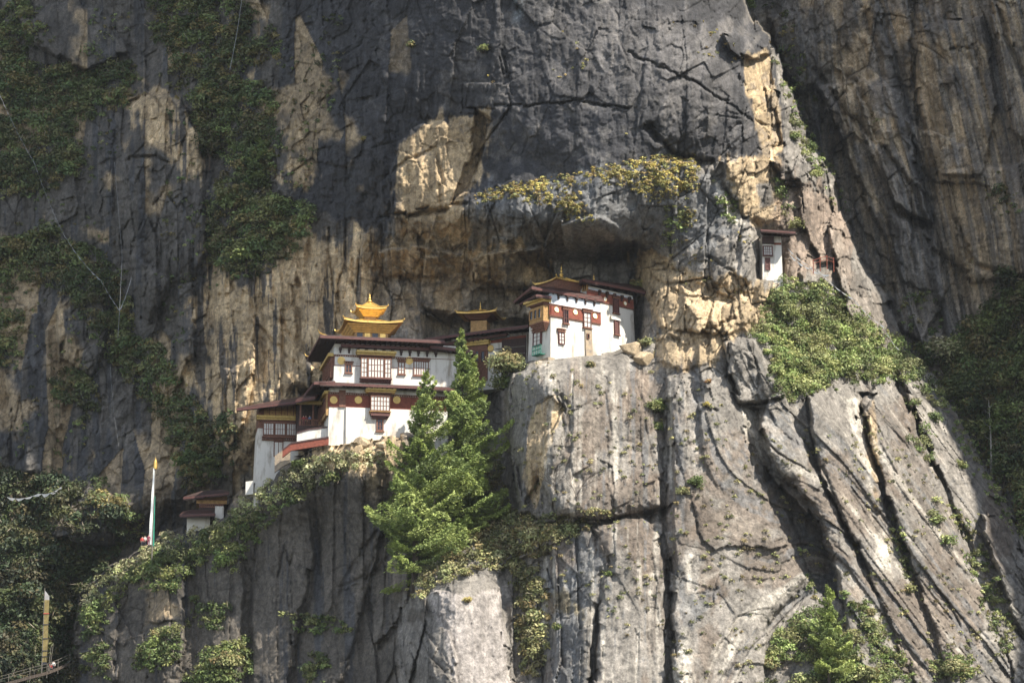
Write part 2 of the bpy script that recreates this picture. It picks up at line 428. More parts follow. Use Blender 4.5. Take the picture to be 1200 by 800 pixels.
PLATES = [
 # polygon, offset, tilt per 100 px across, tilt per 100 px down, bevel px, roundness
 # upper massif: great dark dome with its overhanging lip
 ([(555,125),(575,140),(560,200),(545,225),(530,240),(555,160)], 3.5, 0, 0, 4, 0),
 # ochre slab left of the dome
 ([(470,165),(500,140),(568,132),(568,170),(556,205),(545,240),(500,245),(458,252),(455,210)], -1.6, 3.5, -.5, 3, 1),
 ([(455,255),(548,240),(548,290),(500,296),(450,292)], -.5, 2, 3.5, 3, 1),
 # ledge outcrop with grass on top
 ([(548,236),(600,222),(660,212),(700,203),(760,188),(812,188),(826,205),(850,222),(852,250),(893,268),(893,300),(880,328),(855,345),(815,330),(770,300),(730,284),(690,272),(650,268),(600,270),(560,262)], -2.2, -.5, .5, 4, 2.5),
 ([(600,268),(650,266),(690,270),(735,284),(760,300),(740,312),(690,314),(640,300),(600,290)], 1.5, 0, 4, 16, 0),
 ([(655,262),(700,250),(735,268),(725,300),(690,310),(660,290)], -2.0, 3, 5, 3, 2),
 # broken ceiling of the cave
 ([(440,295),(500,288),(560,300),(550,318),(500,322),(450,322)], -2.2, 2, 7, 3, 1),
 ([(555,300),(635,290),(650,315),(638,338),(590,336),(552,328)], -3.2, 3, 5, 3, 1),
 ([(470,325),(540,322),(550,345),(520,372),(480,360)], 1.5, -3, 4, 3, 0),
 ([(560,338),(620,340),(610,372),(570,375)], 2.0, 4, -2, 3, 0),
 ([(650,318),(690,318),(705,330),(700,345),(650,345)], -1.0, 4, 2, 3, 1),
 ([(700,290),(745,282),(752,330),(735,345),(702,330)], 3.0, 2, 3, 3, 0),
 # boulders right of the white temple
 ([(762,310),(790,315),(830,330),(858,350),(848,388),(800,400),(775,385),(765,345)], -1.5, 4, -1, 3, 2),
 ([(795,335),(850,350),(885,345),(890,375),(850,392),(805,388)], -2.0, 3, -3, 3, 2),
 ([(775,395),(845,388),(850,425),(800,432),(770,425)], -1.2, 1, -3, 3, 2),
 # right outline rocks
 ([(848,38),(905,48),(912,60),(880,68),(852,58)], -4.0, 0, 8, 2, 1),
 ([(868,70),(900,62),(905,120),(918,170),(905,178),(880,130)], 1.5, 6, -1, 3, 1),
 ([(845,188),(900,182),(912,190),(905,235),(893,262),(868,250),(850,215)], -2.0, 6, 1, 3, 2),
 ([(895,95),(925,120),(925,140),(905,150)], -2.0, 8, 0, 2, 2),
 ([(905,190),(945,200),(950,215),(915,212)], -3.5, 0, 7, 2, 1),
 ([(935,205),(985,250),(1000,300),(960,310),(940,260)], -3.0, 7, -3, 3, 2),
 ([(968,262),(1000,290),(1030,345),(1048,390),(1045,412),(1010,400),(985,340)], -4.0, 8, -2, 3, 3),
 ([(930,290),(968,300),(980,330),(940,335)], -1, 5, -4, 3, 1),
 # slab blocks of the lower right
 ([(848,398),(888,392),(908,415),(922,445),(915,468),(885,474),(866,470),(855,440)], -3.8, 4, 1, 3, 2),
 ([(780,440),(846,425),(870,474),(890,480),(900,545),(925,590),(955,672),(930,700),(900,730),(885,900),(792,900),(788,700),(782,620),(783,560)], -3.2, 2.2, -1, 3, 3),
 ([(820,470),(860,470),(872,520),(868,560),(845,580),(826,540)], -1.1, 2.0, 1, 2, 1),
 ([(870,476),(890,480),(896,530),(905,560),(895,570),(880,540)], 3.0, 3, 0, 3, 0),
 ([(893,548),(920,575),(955,612),(975,650),(980,700),(955,690),(930,650),(905,600)], 5.5, 7, 0, 3, 0),
 ([(900,470),(918,462),(935,510),(960,560),(1010,660),(1060,760),(1100,900),(1040,900),(1000,770),(985,700),(976,640),(950,590),(905,545),(893,500)], -4.2, 4, -.5, 3, 3),
 ([(948,466),(975,452),(1004,452),(1012,500),(1040,600),(1075,700),(1120,820),(1150,900),(1110,900),(1010,650),(962,560),(950,500)], -3.6, 4, 0, 3, 2),
 ([(1003,458),(1030,460),(1020,470),(1005,490)], 3.5, 0, 0, 2, 0),
 ([(1010,470),(1040,440),(1060,465),(1085,530),(1120,600),(1145,670),(1190,790),(1210,900),(1140,900),(1082,700),(1050,600),(1022,530)], -3.8, 5, 0, 3, 3),
 ([(1052,430),(1075,430),(1105,470),(1130,520),(1160,590),(1200,680),(1240,780),(1260,900),(1215,900),(1160,690),(1110,570),(1075,490)], -1.5, 6, 0, 3, 2),
 ([(1150,600),(1172,605),(1210,665),(1260,760),(1280,900),(1230,800),(1170,680)], -4.0, 6, 0, 3, 2),
 # dark gully left of the pillar, then the pillar under the white temple
 ([(548,440),(575,428),(594,440),(590,480),(592,520),(602,560),(612,600),(590,615),(560,612),(545,560)], 7.0, -2, 0, 5, 0),
 ([(592,440),(602,436),(600,470),(596,520),(606,560),(622,600),(612,606),(594,560),(588,500)], -2.0, -14, 0, 3, 0),
 ([(600,432),(640,418),(690,411),(735,414),(756,440),(768,490),(776,540),(778,592),(740,600),(700,612),(665,604),(652,606),(632,560),(618,600),(610,560),(596,520),(593,470)], -3.6, 1.2, -.6, 4, 4),
 ([(622,478),(650,462),(662,478),(640,520),(634,560),(622,590),(612,560),(618,520)], 1.2, 5, 1, 2, 0),
 ([(650,462),(668,470),(672,500),(648,560),(655,606),(634,570),(638,520)], -.8, 4, 0, 2, 1),
 ([(775,470),(786,470),(790,560),(792,700),(785,900),(778,700),(776,590)], 1.8, 6, 0, 3, 0),
 ([(600,605),(650,612),(700,614),(770,596),(788,590),(780,610),(740,612),(690,622),(640,625),(600,625)], 1.5, 0, -10, 3, 0),
 # blocks at the foot
 ([(696,618),(735,606),(758,604),(776,640),(786,700),(790,760),(786,900),(690,900),(702,700),(712,660)], -4.5, 3.5, -.5, 4, 4),
 ([(640,640),(690,616),(706,640),(712,662),(702,700),(690,760),(688,900),(625,900),(640,760),(650,700)], -2.5, -7, -.5, 3, 3),
 ([(650,725),(690,712),(692,900),(625,900),(636,770)], -2.2, -4, 0, 3, 3),
 ([(586,660),(640,640),(650,690),(640,760),(628,900),(600,900),(590,740)], 1.5, -2, 0, 3, 1),
 ([(508,694),(545,684),(574,678),(588,700),(596,760),(606,900),(556,900),(532,770)], -5.0, 3.0, -1, 2, 1.5),
 ([(474,728),(484,704),(508,694),(532,770),(556,900),(500,900),(486,780)], -4.6, -13, -1, 2, 1),
 # faces of the lower-left buttress
 ([(455,560),(478,540),(485,600),(480,690),(470,720),(440,760),(430,680),(450,620)], -2.2, 1, -1, 4, 2),
 ([(380,560),(440,540),(450,620),(430,690),(400,800),(360,900),(330,900),(345,760),(370,660)], -2.0, -5, 0, 5, 3),
 ([(300,610),(360,580),(370,650),(345,740),(330,900),(280,900),(290,740)], -1.8, -5, 0, 5, 2),
 ([(225,640),(280,620),(288,700),(275,800),(260,900),(220,900),(225,760)], -2.2, -6, 0, 5, 2),
 ([(140,720),(160,690),(215,660),(218,740),(200,830),(190,900),(130,900)], -2.0, -6, 0, 4, 2),
 # ribs of the left wall
 ([(150,130),(170,108),(205,112),(232,150),(240,220),(238,300),(225,330),(200,330),(172,380),(145,300),(138,200)], -5.0, 2, 0, 5, 4),
 ([(155,300),(200,330),(228,330),(232,400),(200,470),(180,440),(160,380)], -3.5, -3, 0, 4, 2),
 ([(205,400),(240,370),(262,400),(262,500),(240,520),(225,480)], -3.0, 4, 0, 4, 2),
 ([(255,300),(290,320),(300,420),(285,500),(262,540),(245,440)], -2.5, -4, 0, 4, 2),
 ([(322,150),(350,130),(362,180),(352,240),(325,225)], -2.0, 3, 0, 4, 1),
 ([(305,310),(345,300),(365,340),(380,400),(395,460),(360,440),(330,390),(310,350)], -1.5, 2, 0, 5, 2),
 ([(290,370),(310,360),(350,410),(390,455),(370,470),(330,440)], -1.0, 0, 1, 4, 1),
 ([(376,290),(430,270),(440,320),(430,390),(400,430),(385,360)], -2.0, -3, 0, 3, 2),
 ([(262,430),(300,420),(320,470),(300,560),(270,540)], -2.5, 2, 0, 4, 2),
 ([(10,430),(50,400),(75,470),(60,560),(20,550)], -4, 3, 0, 4, 2),
 ([(70,330),(110,320),(130,380),(110,440),(70,420)], -4, 2, 0, 4, 2),
 ([(20,20),(80,0),(130,20),(150,60),(100,80),(50,60)], -4, 3, -5, 4, 2),
 ([(50,570),(110,560),(150,600),(130,640),(60,630)], -4, 2, -3, 4, 3),
 # big planes of the far right wall
 ([(1080,30),(1150,20),(1170,120),(1150,210),(1100,200),(1075,120)], -5, 3, 0, 4, 2),
 ([(1060,140),(1150,180),(1160,220),(1090,210)], -4, 0, 4, 3, 1),
 ([(1100,200),(1200,190),(1210,330),(1140,330),(1090,290)], -6, -2, 3, 5, 4),
 ([(1000,90),(1060,110),(1075,200),(1090,260),(1050,240),(1015,170)], -6, -6, 0, 4, 2),
 ([(960,100),(1000,100),(1040,190),(1080,290),(1110,350),(1060,330),(1000,200)], -4, 5, 0, 4, 1),
 ([(1160,0),(1230,0),(1230,180),(1185,150)], -6, 3, 0, 4, 2),
 ([(900,20),(950,10),(960,90),(940,110),(915,70)], -6, 3, 0, 4, 2),
 ([(1040,250),(1090,270),(1110,340),(1080,400),(1050,380)], -5, -3, 0, 4, 2),
]
for poly, off, gx, gy, bev, rr in PLATES:
    xs = [p[0] for p in poly]; ys = [p[1] for p in poly]
    i0, i1 = np.searchsorted(GX, (min(xs) - 30, max(xs) + 30)); j0, j1 = np.searchsorted(GY, (min(ys) - 30, max(ys) + 30))
    w = (slice(j0, j1), slice(i0, i1))
    d = sdf(WX[w], WY[w], poly)
    cx, cy = sum(xs) / len(xs), sum(ys) / len(ys)
    val = off + gx * (PX[w] - cx) / 100 + gy * (np.clip(PY[w], -50, 850) - cy) / 100 + rr * np.exp(-np.clip(d, 0, 99) / 6.0) * .55
    D[w] = D[w] + val * ss(d, -bev / 2, bev / 2)

CRACKS = [
 ([(598,600),(640,612),(700,612),(776,592)], 2.0, 2.0), ([(448,252),(500,250),(545,240)], 1.5, 1.5), ([(455,205),(510,170),(520,245)], 2, .9),
 ([(540,128),(600,122),(680,119),(735,128)], 1.3, .9), ([(585,60),(600,122),(560,180)], 1.5, .8), ([(735,60),(820,100),(900,150)], 1.5, .9), ([(760,150),(790,180),(830,192)], 4, 2.5), ([(845,60),(880,115),(900,165)], 2, .5),
 ([(708,440),(716,500),(712,560),(722,598)], 1.6, .9), ([(740,425),(756,480),(764,540)], 1.6, .9), ([(654,448),(664,500),(650,560)], 1.4, 1.0),
 ([(632,470),(655,460),(668,480),(700,470)], 1.3, .8), ([(855,400),(852,440),(868,475),(915,470)], 2.2, 2.0), ([(866,478),(890,540),(930,610),(955,680)], 2, 1.4), ([(808,442),(818,470),(840,480)], 1.8, 1.4),
 ([(945,465),(955,530),(985,600),(1010,660)], 2.2, 2.5), ([(1008,480),(1030,560),(1055,640),(1075,700)], 2.2, 2.2), ([(1052,445),(1080,510),(1105,570),(1140,650)], 2, 2), 
 ([(985,700),(1000,760),(1020,810)], 2, 1.6), ([(1018,596),(1030,602),(1044,594)], 2, 1.6), ([(300,380),(345,430),(392,462)], 3, 1.2), ([(305,340),(345,400),(385,450)], 2.5, 1), ([(385,270),(392,340),(405,400)], 2, 1.6),
 ([(345,330),(350,400),(362,420)], 3, 2), ([(150,185),(180,180),(195,190)], 2, 1.6), ([(150,120),(178,110),(190,125)], 2, 2), ([(180,240),(205,190),(215,160)], 1.5, 1.2),
 ([(480,705),(500,740),(535,790)], 1.5, 1), ([(668,698),(690,680),(712,672)], 1.5, 1.0), ([(400,690),(440,670),(470,640)], 3, 1.5), ([(455,560),(440,620),(400,690),(390,740)], 3, 1.4),
 ([(955,80),(990,130),(1040,180),(1075,230),(1095,300)], 3, 3), ([(1068,0),(1072,90),(1080,160),(1090,220)], 3, 3), ([(1030,0),(1060,110),(1062,140)], 3, 2), ([(1165,0),(1190,70),(1210,110)], 3, 3),
 ([(1010,10),(1035,90)], 3, 2), ([(1120,260),(1140,310),(1200,325)], 3, 3), ([(1115,60),(1140,55),(1150,90)], 2, 1.6), ([(765,330),(800,345),(850,350)], 1.8, 1.2), ([(775,385),(820,390),(860,372)], 1.8, 1.2), ([(830,300),(860,320),(870,350)], 1.6, 1),
]
for pts, w_, dp in CRACKS:
    xs = [p[0] for p in pts]; ys = [p[1] for p in pts]
    i0, i1 = np.searchsorted(GX, (min(xs) - 30, max(xs) + 30)); j0, j1 = np.searchsorted(GY, (min(ys) - 30, max(ys) + 30))
    w = (slice(j0, j1), slice(i0, i1))
    D[w] += dp * (.55 if min(ys) > 400 else 1) * np.exp(-(seg_d(WX[w], WY[w], pts) / w_) ** 2)

# shelves under the buildings and level ledges: (px0, px1, py_top, py_bottom, Y)
def shelf(poly, Y, wid=9):
    global D
    k = ss(sdf(PX, PY, poly), -wid, wid)
    D = D + (np.maximum(D, Y) - D) * k
for poly, Y in [([(608,300),(752,305),(752,396),(742,402),(720,412),(650,416),(606,416)], 17.0), ([(360,395),(525,395),(525,500),(378,506),(366,480)], 19.0),
                ([(285,450),(372,455),(372,512),(330,522),(318,560),(285,568)], 25.0), ([(500,370),(625,375),(610,430),(505,430)], 30.0), ([(886,262),(925,268),(922,325),(888,325)], 8.0), ([(205,565),(275,565),(262,602),(240,614),(205,612)], 40.0)]:
    shelf(poly, Y)

def wsumq(x, y):
    return np.sin(x / 140.0 + y / 230.0)
# joints and facets of the rock; steep beds on the right lean down to the right
shear = .55 * ss(PX, 760, 960) * ss(PY, 250, 420) * (1 - .7 * ss(-sil, 0, 10)) + .22 * ss(PX, 900, 1000)
SU = PX - shear * (PY - 400) + 3 * fbm(PX / 160, PY / 160, 2, 21) + .8 * fbm(PX / 9, PY / 9, 3, 23)
SV = PY + .35 * (PX - 600) * wsumq(PX, PY) + 6 * fbm(PX / 130, PY / 130, 2, 22) + 1.0 * fbm(PX / 9, PY / 9, 3, 24)
def wsum(lst, default):
    """soft regional weights from ellipses (cx, cy, rx, ry, value)"""
    r = np.full(PX.shape, float(default))
    for cx, cy, rx, ry, v in lst:
        k = ss(-((PX - cx) / rx) ** 2 - ((PY - cy) / ry) ** 2, -1.15, -.75); r = r + (v - r) * k
    return r
ang = wsum([(680,60,240,110,.50),(660,170,110,50,.32),(690,510,90,100,.32),(740,720,60,110,.25),(560,740,40,70,.2),(840,640,80,190,.42),(1040,640,160,240,.6),(350,700,140,130,.5),(540,310,130,75,1.25),(820,350,80,60,1.5),(900,260,60,90,1.2),(1100,180,160,240,1.8),(510,200,60,60,.4)], .9)
elo = wsum([(840,650,90,240,1),(1050,640,190,280,1),(690,720,110,130,.9),(690,510,90,90,.7),(540,750,80,80,.8),(330,360,120,130,1),(180,300,90,220,.8),(60,480,90,110,1),(350,680,160,140,.9),(1110,160,140,240,.25)], .35)
p1, e1, r1 = cells(SU / 46, SV / 80, 1)
q1, g1, t1_ = cells(SU / 25, SV / 190, 11)
p2, e2, r2 = cells(SU / 17 + .3 * p1, SV / 28, 2)
q2, g2, t2_ = cells(SU / 11 + .3 * q1, SV / 60, 12)
p3, e3, r3 = cells(SU / 7.5, SV / 11, 4)
cm = ss(fbm(PX / 34, PY / 34, 3, 41), .05, .22)
cm2 = ss(fbm(PX / 20, PY / 20, 3, 42), .05, .22)
deq = 2.6 * p1 + 1.15 * p2 + .42 * p3 + .7 * np.exp(-(e1 / .03) ** 2) * cm + .35 * np.exp(-(e2 / .05) ** 2) * cm2
del_ = 2.3 * q1 + 1.0 * q2 + .6 * p2 + .25 * p3 + .9 * np.exp(-(g1 / .04) ** 2) * cm
det = deq + (del_ - deq) * elo
D = D + ang * det
D = D + (.25 * fbm(SU / 22, SV / 160, 5, 61, .5) + .38 * fbm(PX / 10, PY / 10, 4, 62, .65)) * (.55 + .45 * ang)
D = D + (1 - np.clip(ang, 0, 1)) * (1.2 * fbm(PX / 60, PY / 38, 4, 63, .5))
# vertical flutes on the left flank and behind the temples
fl = wsum([(330,350,110,120,1),(180,300,60,180,.8),(60,480,70,90,.9),(430,160,110,120,.5),(1100,150,120,180,.6),(1000,620,200,240,.08)], .1)
flu = fbm(SU / 9, SV / 140, 3, 71) + .6 * np.abs(vn(SU / 20, SV / 260, 72))
D = D + 1.8 * fl * flu
# ------------------------------------------------------------------ mineral colours (albedo), with light and shade toned into some faces
GREY = np.array([.235, .215, .188]); DARK = np.array([.040, .040, .044]); TAN = np.array([.46, .345, .205]); BROWN = np.array([.17, .12, .085])
PALE = np.array([.52, .48, .41]); RUST = np.array([.17, .13, .098]); SLATE = np.array([.12, .125, .13]); OCH = np.array([.34, .25, .07])
n_big = fbm(PX / 120, PY / 120, 4, 101); n_mid = fbm(PX / 26, PY / 30, 4, 102); n_str = fbm(SU / 7, SV / 150, 4, 103, .6); n_fin = fbm(PX / 7, PY / 9, 3, 104)
COL = np.zeros(PX.shape + (3,)) + GREY
def mixc(c, k):
    global COL
    k = np.clip(k, 0, 1)[..., None]
    COL = COL * (1 - k) + np.asarray(c) * k
PAINT = [
 # polygon, colour, strength, edge softness px, raggedness px
 ([(-2000,-2000),(560,-2000),(560,60),(470,300),(420,420),(470,540),(470,900),(440,1700),(-2000,1700)], np.array([.078,.071,.063]), .85, 30, 40),  # left wall base, darkened to deepen its shade
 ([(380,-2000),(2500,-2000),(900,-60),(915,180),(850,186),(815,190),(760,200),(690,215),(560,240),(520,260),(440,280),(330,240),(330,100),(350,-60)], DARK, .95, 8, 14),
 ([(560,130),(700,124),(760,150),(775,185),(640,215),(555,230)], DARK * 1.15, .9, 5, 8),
 ([(640,10),(820,20),(890,90),(880,150),(760,110),(660,90)], np.array([.13,.122,.118]), .7, 40, 30),  # sunlit right half of the dome, toned lighter
 ([(548,236),(700,203),(812,188),(850,222),(852,250),(830,300),(760,290),(690,265),(600,262)], SLATE * 1.1, .75, 10, 18),
 ([(455,255),(468,168),(500,140),(568,132),(562,200),(545,240),(549,290),(640,290),(650,335),(560,345),(450,330)], TAN * 1.05, .9, 5, 9),
 ([(140,110),(205,110),(238,170),(245,330),(225,400),(262,540),(300,560),(420,500),(400,280),(340,240),(322,150),(352,130),(362,200),(300,330),(258,320),(240,240)], TAN * 1.1, .92, 12, 18),
 ([(300,300),(375,285),(440,270),(450,330),(440,420),(380,460),(300,480),(262,440)], TAN * 1.12, .92, 14, 16),
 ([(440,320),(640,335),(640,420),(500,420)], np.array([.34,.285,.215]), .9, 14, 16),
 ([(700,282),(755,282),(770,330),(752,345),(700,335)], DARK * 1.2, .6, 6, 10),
 ([(752,300),(800,312),(895,330),(905,395),(850,392),(840,430),(770,435),(748,345)], TAN * 1.02, .85, 9, 14),
 ([(868,70),(900,60),(905,100),(915,175),(900,185),(880,130)], TAN, .9, 4, 6),
 ([(845,188),(910,184),(912,230),(905,262),(893,262),(868,248)], TAN, .85, 4, 8),
 ([(884,215),(905,210),(906,240),(890,250)], SLATE, .8, 4, 6),
 ([(838,215),(850,225),(872,262),(858,262)], PALE * 1.1, .9, 2, 3),
 ([(915,200),(985,230),(1000,320),(930,330),(905,290)], BROWN * 1.5, .6, 12, 16),
 ([(968,262),(1048,390),(1045,412),(990,400)], np.array([.2,.17,.14]), .7, 10, 12),
 ([(620,480),(650,462),(662,480),(640,530),(630,600),(612,560)], TAN * 1.08, .95, 2, 4),
 ([(662,520),(684,512),(706,560),(704,600),(668,600)], RUST * .75, .5, 10, 16),
 ([(730,430),(748,430),(765,510),(770,580),(742,570),(728,500)], RUST * .9, .6, 8, 12),
 ([(716,430),(722,430),(728,560),(720,590)], PALE, .6, 3, 4),
 ([(810,560),(846,600),(842,730),(836,850),(812,850),(826,720)], RUST * .75, .65, 8, 12),
 ([(802,650),(812,650),(808,760),(796,850),(784,850),(800,740)], PALE, .75, 5, 6),
 ([(893,548),(925,570),(960,612),(980,660),(985,705),(950,680),(905,600)], SLATE, .8, 4, 6),  # slab recess, its shadow deepened by a darker colour
 ([(870,476),(888,480),(892,540),(882,550)], PALE * .9, .8, 3, 4),
 ([(990,465),(1006,470),(1026,560),(1046,680),(1034,680),(1012,560)], PALE, .75, 5, 6),
 ([(1012,500),(1024,470),(1032,560),(1026,590)], TAN, .8, 4, 4),
 ([(1034,480),(1062,470),(1100,560),(1130,660),(1110,680),(1070,600)], RUST * .7, .5, 14, 18),
 ([(730,606),(752,604),(778,650),(784,740),(764,760),(735,690)], RUST * .7, .45, 12, 16),
 ([(505,694),(590,690),(606,900),(560,900)], np.array([.36,.325,.30]), .7, 4, 5),  # sunlit right face of the foot block, painted paler
 ([(640,640),(690,620),(712,662),(690,720),(690,900),(625,900)], SLATE * 1.2, .7, 6, 10),  # left face turned from the sun, shade painted in
 ([(640,705),(660,690),(690,712),(684,730)], OCH * .8, .4, 6, 8),
 ([(-100,560),(480,540),(485,1700),(-100,1700)], np.array([.105,.09,.072]), .9, 20, 30),  # brown mossy buttress, also darkened as a shaded side
 ([(452,540),(480,530),(480,600),(470,700),(455,680)], np.array([.24,.2,.16]), .5, 8, 10),
 ([(365,520),(470,505),(480,540),(430,560),(370,548)], TAN * 1.15, .9, 6, 8),
 ([(170,680),(200,670),(200,720),(172,730)], TAN * .8, .6, 8, 10),
]
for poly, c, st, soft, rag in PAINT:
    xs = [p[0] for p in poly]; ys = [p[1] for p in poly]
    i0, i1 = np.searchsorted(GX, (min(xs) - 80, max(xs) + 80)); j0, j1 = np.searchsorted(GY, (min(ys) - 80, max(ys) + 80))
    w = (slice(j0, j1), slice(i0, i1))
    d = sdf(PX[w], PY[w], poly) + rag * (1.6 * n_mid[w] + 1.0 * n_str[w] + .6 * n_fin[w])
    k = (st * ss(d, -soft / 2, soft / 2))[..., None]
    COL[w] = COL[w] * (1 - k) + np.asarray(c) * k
farm = ss(-sil, -1, 3)
mixc(np.array([.24,.215,.185]), farm)
mixc(np.array([.47,.38,.26]), farm * ss(n_mid * .5 + 1.0 * (t1_ - .5) + .5 * (r1 - .5), .0, .2) * .85 * ss(-PY, -400, -320))
mixc(SLATE * 1.1, farm * ss(n_str + .5 * n_big, .08, .3) * .6)
mixc(SLATE * .9, farm * ss(PY - 3.2 * (PX - 960), 0, 120) * .6)
# whole facets that broke off later are fresher; black and pale run-off; rust
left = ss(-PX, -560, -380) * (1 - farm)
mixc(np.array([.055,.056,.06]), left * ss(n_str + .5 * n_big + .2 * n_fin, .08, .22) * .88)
mixc(TAN * 1.0, left * ss(t1_ + .9 * n_big + .3 * n_mid, .66, .8) * .7 * ss(-PY, -620, -540))
lo = ss(PX, 590, 640) * ss(PY, 405, 440) * (1 - farm)
mixc(PALE * .9, lo * ss(n_str + .3 * n_mid, .2, .42) * .6)
mixc(RUST * .8, lo * ss(n_big + .7 * n_mid - .4 * n_str, .10, .38) * .7)
mixc(SLATE * 1.1, lo * ss(-n_str + .35 * n_fin, .20, .40) * .6)
up = ss(-PY, -260, -180) * ss(PX, 400, 480) * (1 - farm)
mixc(np.array([.13,.12,.11]), up * ss(n_mid + .7 * n_fin, .25, .5) * .5)
mixc(np.array([.3,.34,.36]), ss(-np.abs(PX - 606 - 4 * vn(PY / 9, PX * 0, 5)), -9, -2) * ss(-PY, -36, -10) * .6 * ss(n_fin, -.3, .2))
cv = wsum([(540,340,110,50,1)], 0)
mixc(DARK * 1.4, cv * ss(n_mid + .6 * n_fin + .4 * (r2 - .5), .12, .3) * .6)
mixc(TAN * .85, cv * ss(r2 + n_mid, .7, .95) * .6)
facet_tone = 1 + np.clip(ang, .3, 1.4) * (.42 * (r2 - .5) + .30 * (r3 - .5) + .25 * (t2_ - .5) * elo)
joint = 1 - .55 * np.clip(np.exp(-(e2 / .045) ** 2) * cm2 + np.exp(-(e1 / .025) ** 2) * cm + np.exp(-(g1 / .03) ** 2) * elo * cm, 0, 1) * np.clip(ang, .2, 1)
pits = 1 - .35 * ss(fbm(PX / 3.2, PY / 4.2, 2, 151), .22, .42)
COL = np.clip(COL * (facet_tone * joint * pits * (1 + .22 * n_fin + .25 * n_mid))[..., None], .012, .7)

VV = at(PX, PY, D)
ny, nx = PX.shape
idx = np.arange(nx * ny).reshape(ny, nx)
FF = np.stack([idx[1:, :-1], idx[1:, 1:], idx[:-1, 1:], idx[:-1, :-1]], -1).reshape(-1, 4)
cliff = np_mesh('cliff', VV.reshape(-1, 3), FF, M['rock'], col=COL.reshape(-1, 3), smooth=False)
tag(cliff, kind='structure')

def depth(px, py):
    """depth of the rock seen at pixels"""
    px = np.atleast_1d(np.asarray(px, float)); py = np.atleast_1d(np.asarray(py, float))
    i = np.clip(np.searchsorted(GX, px) , 0, nx - 1); j = np.clip(np.searchsorted(GY, py), 0, ny - 1)
    return D[j, i]
# ------------------------------------------------------------------ temple parts
def rect(fc, x0, y0, x1, y1, o=0.0):
    """photo rectangle -> (u0, u1, z0, z1) on a facade"""
    ua, _ = fc.hit(x0, (y0 + y1) / 2, o); ub, _ = fc.hit(x1, (y0 + y1) / 2, o)
    _, za = fc.hit((x0 + x1) / 2, y1, o); _, zb = fc.hit((x0 + x1) / 2, y0, o)
    return min(ua, ub), max(ua, ub), za, zb

def add_window(fc, r, root, cols=3, rows=2, o=0.0, frame=M['timber'], pane=M['pane'], sill=True, w=.13, lintel=True):
    u0, u1, z0, z1 = r
    f = MB()
    f.fbox(fc, u0, u0 + w, z0, z1, o - .25, o + .14); f.fbox(fc, u1 - w, u1, z0, z1, o - .25, o + .14)
    f.fbox(fc, u0 + w, u1 - w, z0, z0 + w, o - .25, o + .13); f.fbox(fc, u0 + w, u1 - w, z1 - w, z1, o - .25, o + .13)
    cw = (u1 - u0 - 2 * w) / cols; rh = (z1 - z0 - 2 * w) / rows
    for i in range(1, cols): f.fbox(fc, u0 + w + i * cw - .05, u0 + w + i * cw + .05, z0 + w, z1 - w, o - .25, o + .10)
    for j in range(1, rows): f.fbox(fc, u0 + w, u1 - w, z0 + w + j * rh - .03, z0 + w + j * rh + .03, o - .25, o + .07)
    fo = f.build('window', frame, root)
    p = MB(); p.fbox(fc, u0 + w, u1 - w, z0 + w, z1 - w, o - .2, o + .02)
    p.build('pane', pane, fo)
    if sill:
        s = MB(); s.fbox(fc, u0 - .12, u1 + .12, z0 - .16, z0 - .002, o - .2, o + .24); s.build('sill', M['timber'], fo)
    if lintel:
        s = MB()
        s.fbox(fc, u0 - .14, u1 + .14, z1 + .002, z1 + .2, o - .2, o + .22)
        n = max(2, int((u1 - u0) / .28))
        for k in range(n):
            c = u0 + (k + .5) * (u1 - u0) / n; s.fbox(fc, c - .07, c + .07, z1 + .2, z1 + .34, o - .2, o + .28)
        s.fbox(fc, u0 - .22, u1 + .22, z1 + .34, z1 + .46, o - .2, o + .36)
        s.build('lintel', M['timber'], fo)
    return fo

def cornice(fc, r, root, o, mat=M['yellow'], name='cornice'):
    u0, u1, z0, z1 = r
    m = MB(); h = z1 - z0
    m.fbox(fc, u0 + .1, u1 - .1, z0, z0 + h * .45, 0, o * .75); m.fbox(fc, u0, u1, z0 + h * .45, z1, 0, o)
    return m.build(name, mat, root)

def dentils(fc, r, root, o=.3, mat=M['timber'], name='dentil_course', step=.34):
    u0, u1, z0, z1 = r
    m = MB(); h = (z1 - z0)
    m.fbox(fc, u0, u1, z0, z0 + h * .3, 0, o * .5); m.fbox(fc, u0, u1, z0 + h * .7, z1, 0, o)
    n = max(2, int((u1 - u0) / step))
    for k in range(n):
        c = u0 + (k + .5) * (u1 - u0) / n; m.fbox(fc, c - step * .26, c + step * .26, z0 + h * .3, z0 + h * .7, 0, o * .8)
    return m.build(name, mat, root)

def medallion(fc, px, py, rpx, root, mat=M['golddisc'], o=.12, label=None):
    u, z = fc.hit(px, py, o)
    m = MB(); m.disc(fc, u, z, rpx / 8.0, .02, o + .06); a = m.build('medallion', mat, root)
    q = MB(); n = 18
    q.tube([fc.P(u + math.cos(2 * math.pi * k / n) * rpx / 8 * 1.02, z + math.sin(2 * math.pi * k / n) * rpx / 8 * 1.02, o + .04) for k in range(n + 1)], .05, 4, False)
    q.build('medallion_rim', M['gold'], a)
    return a

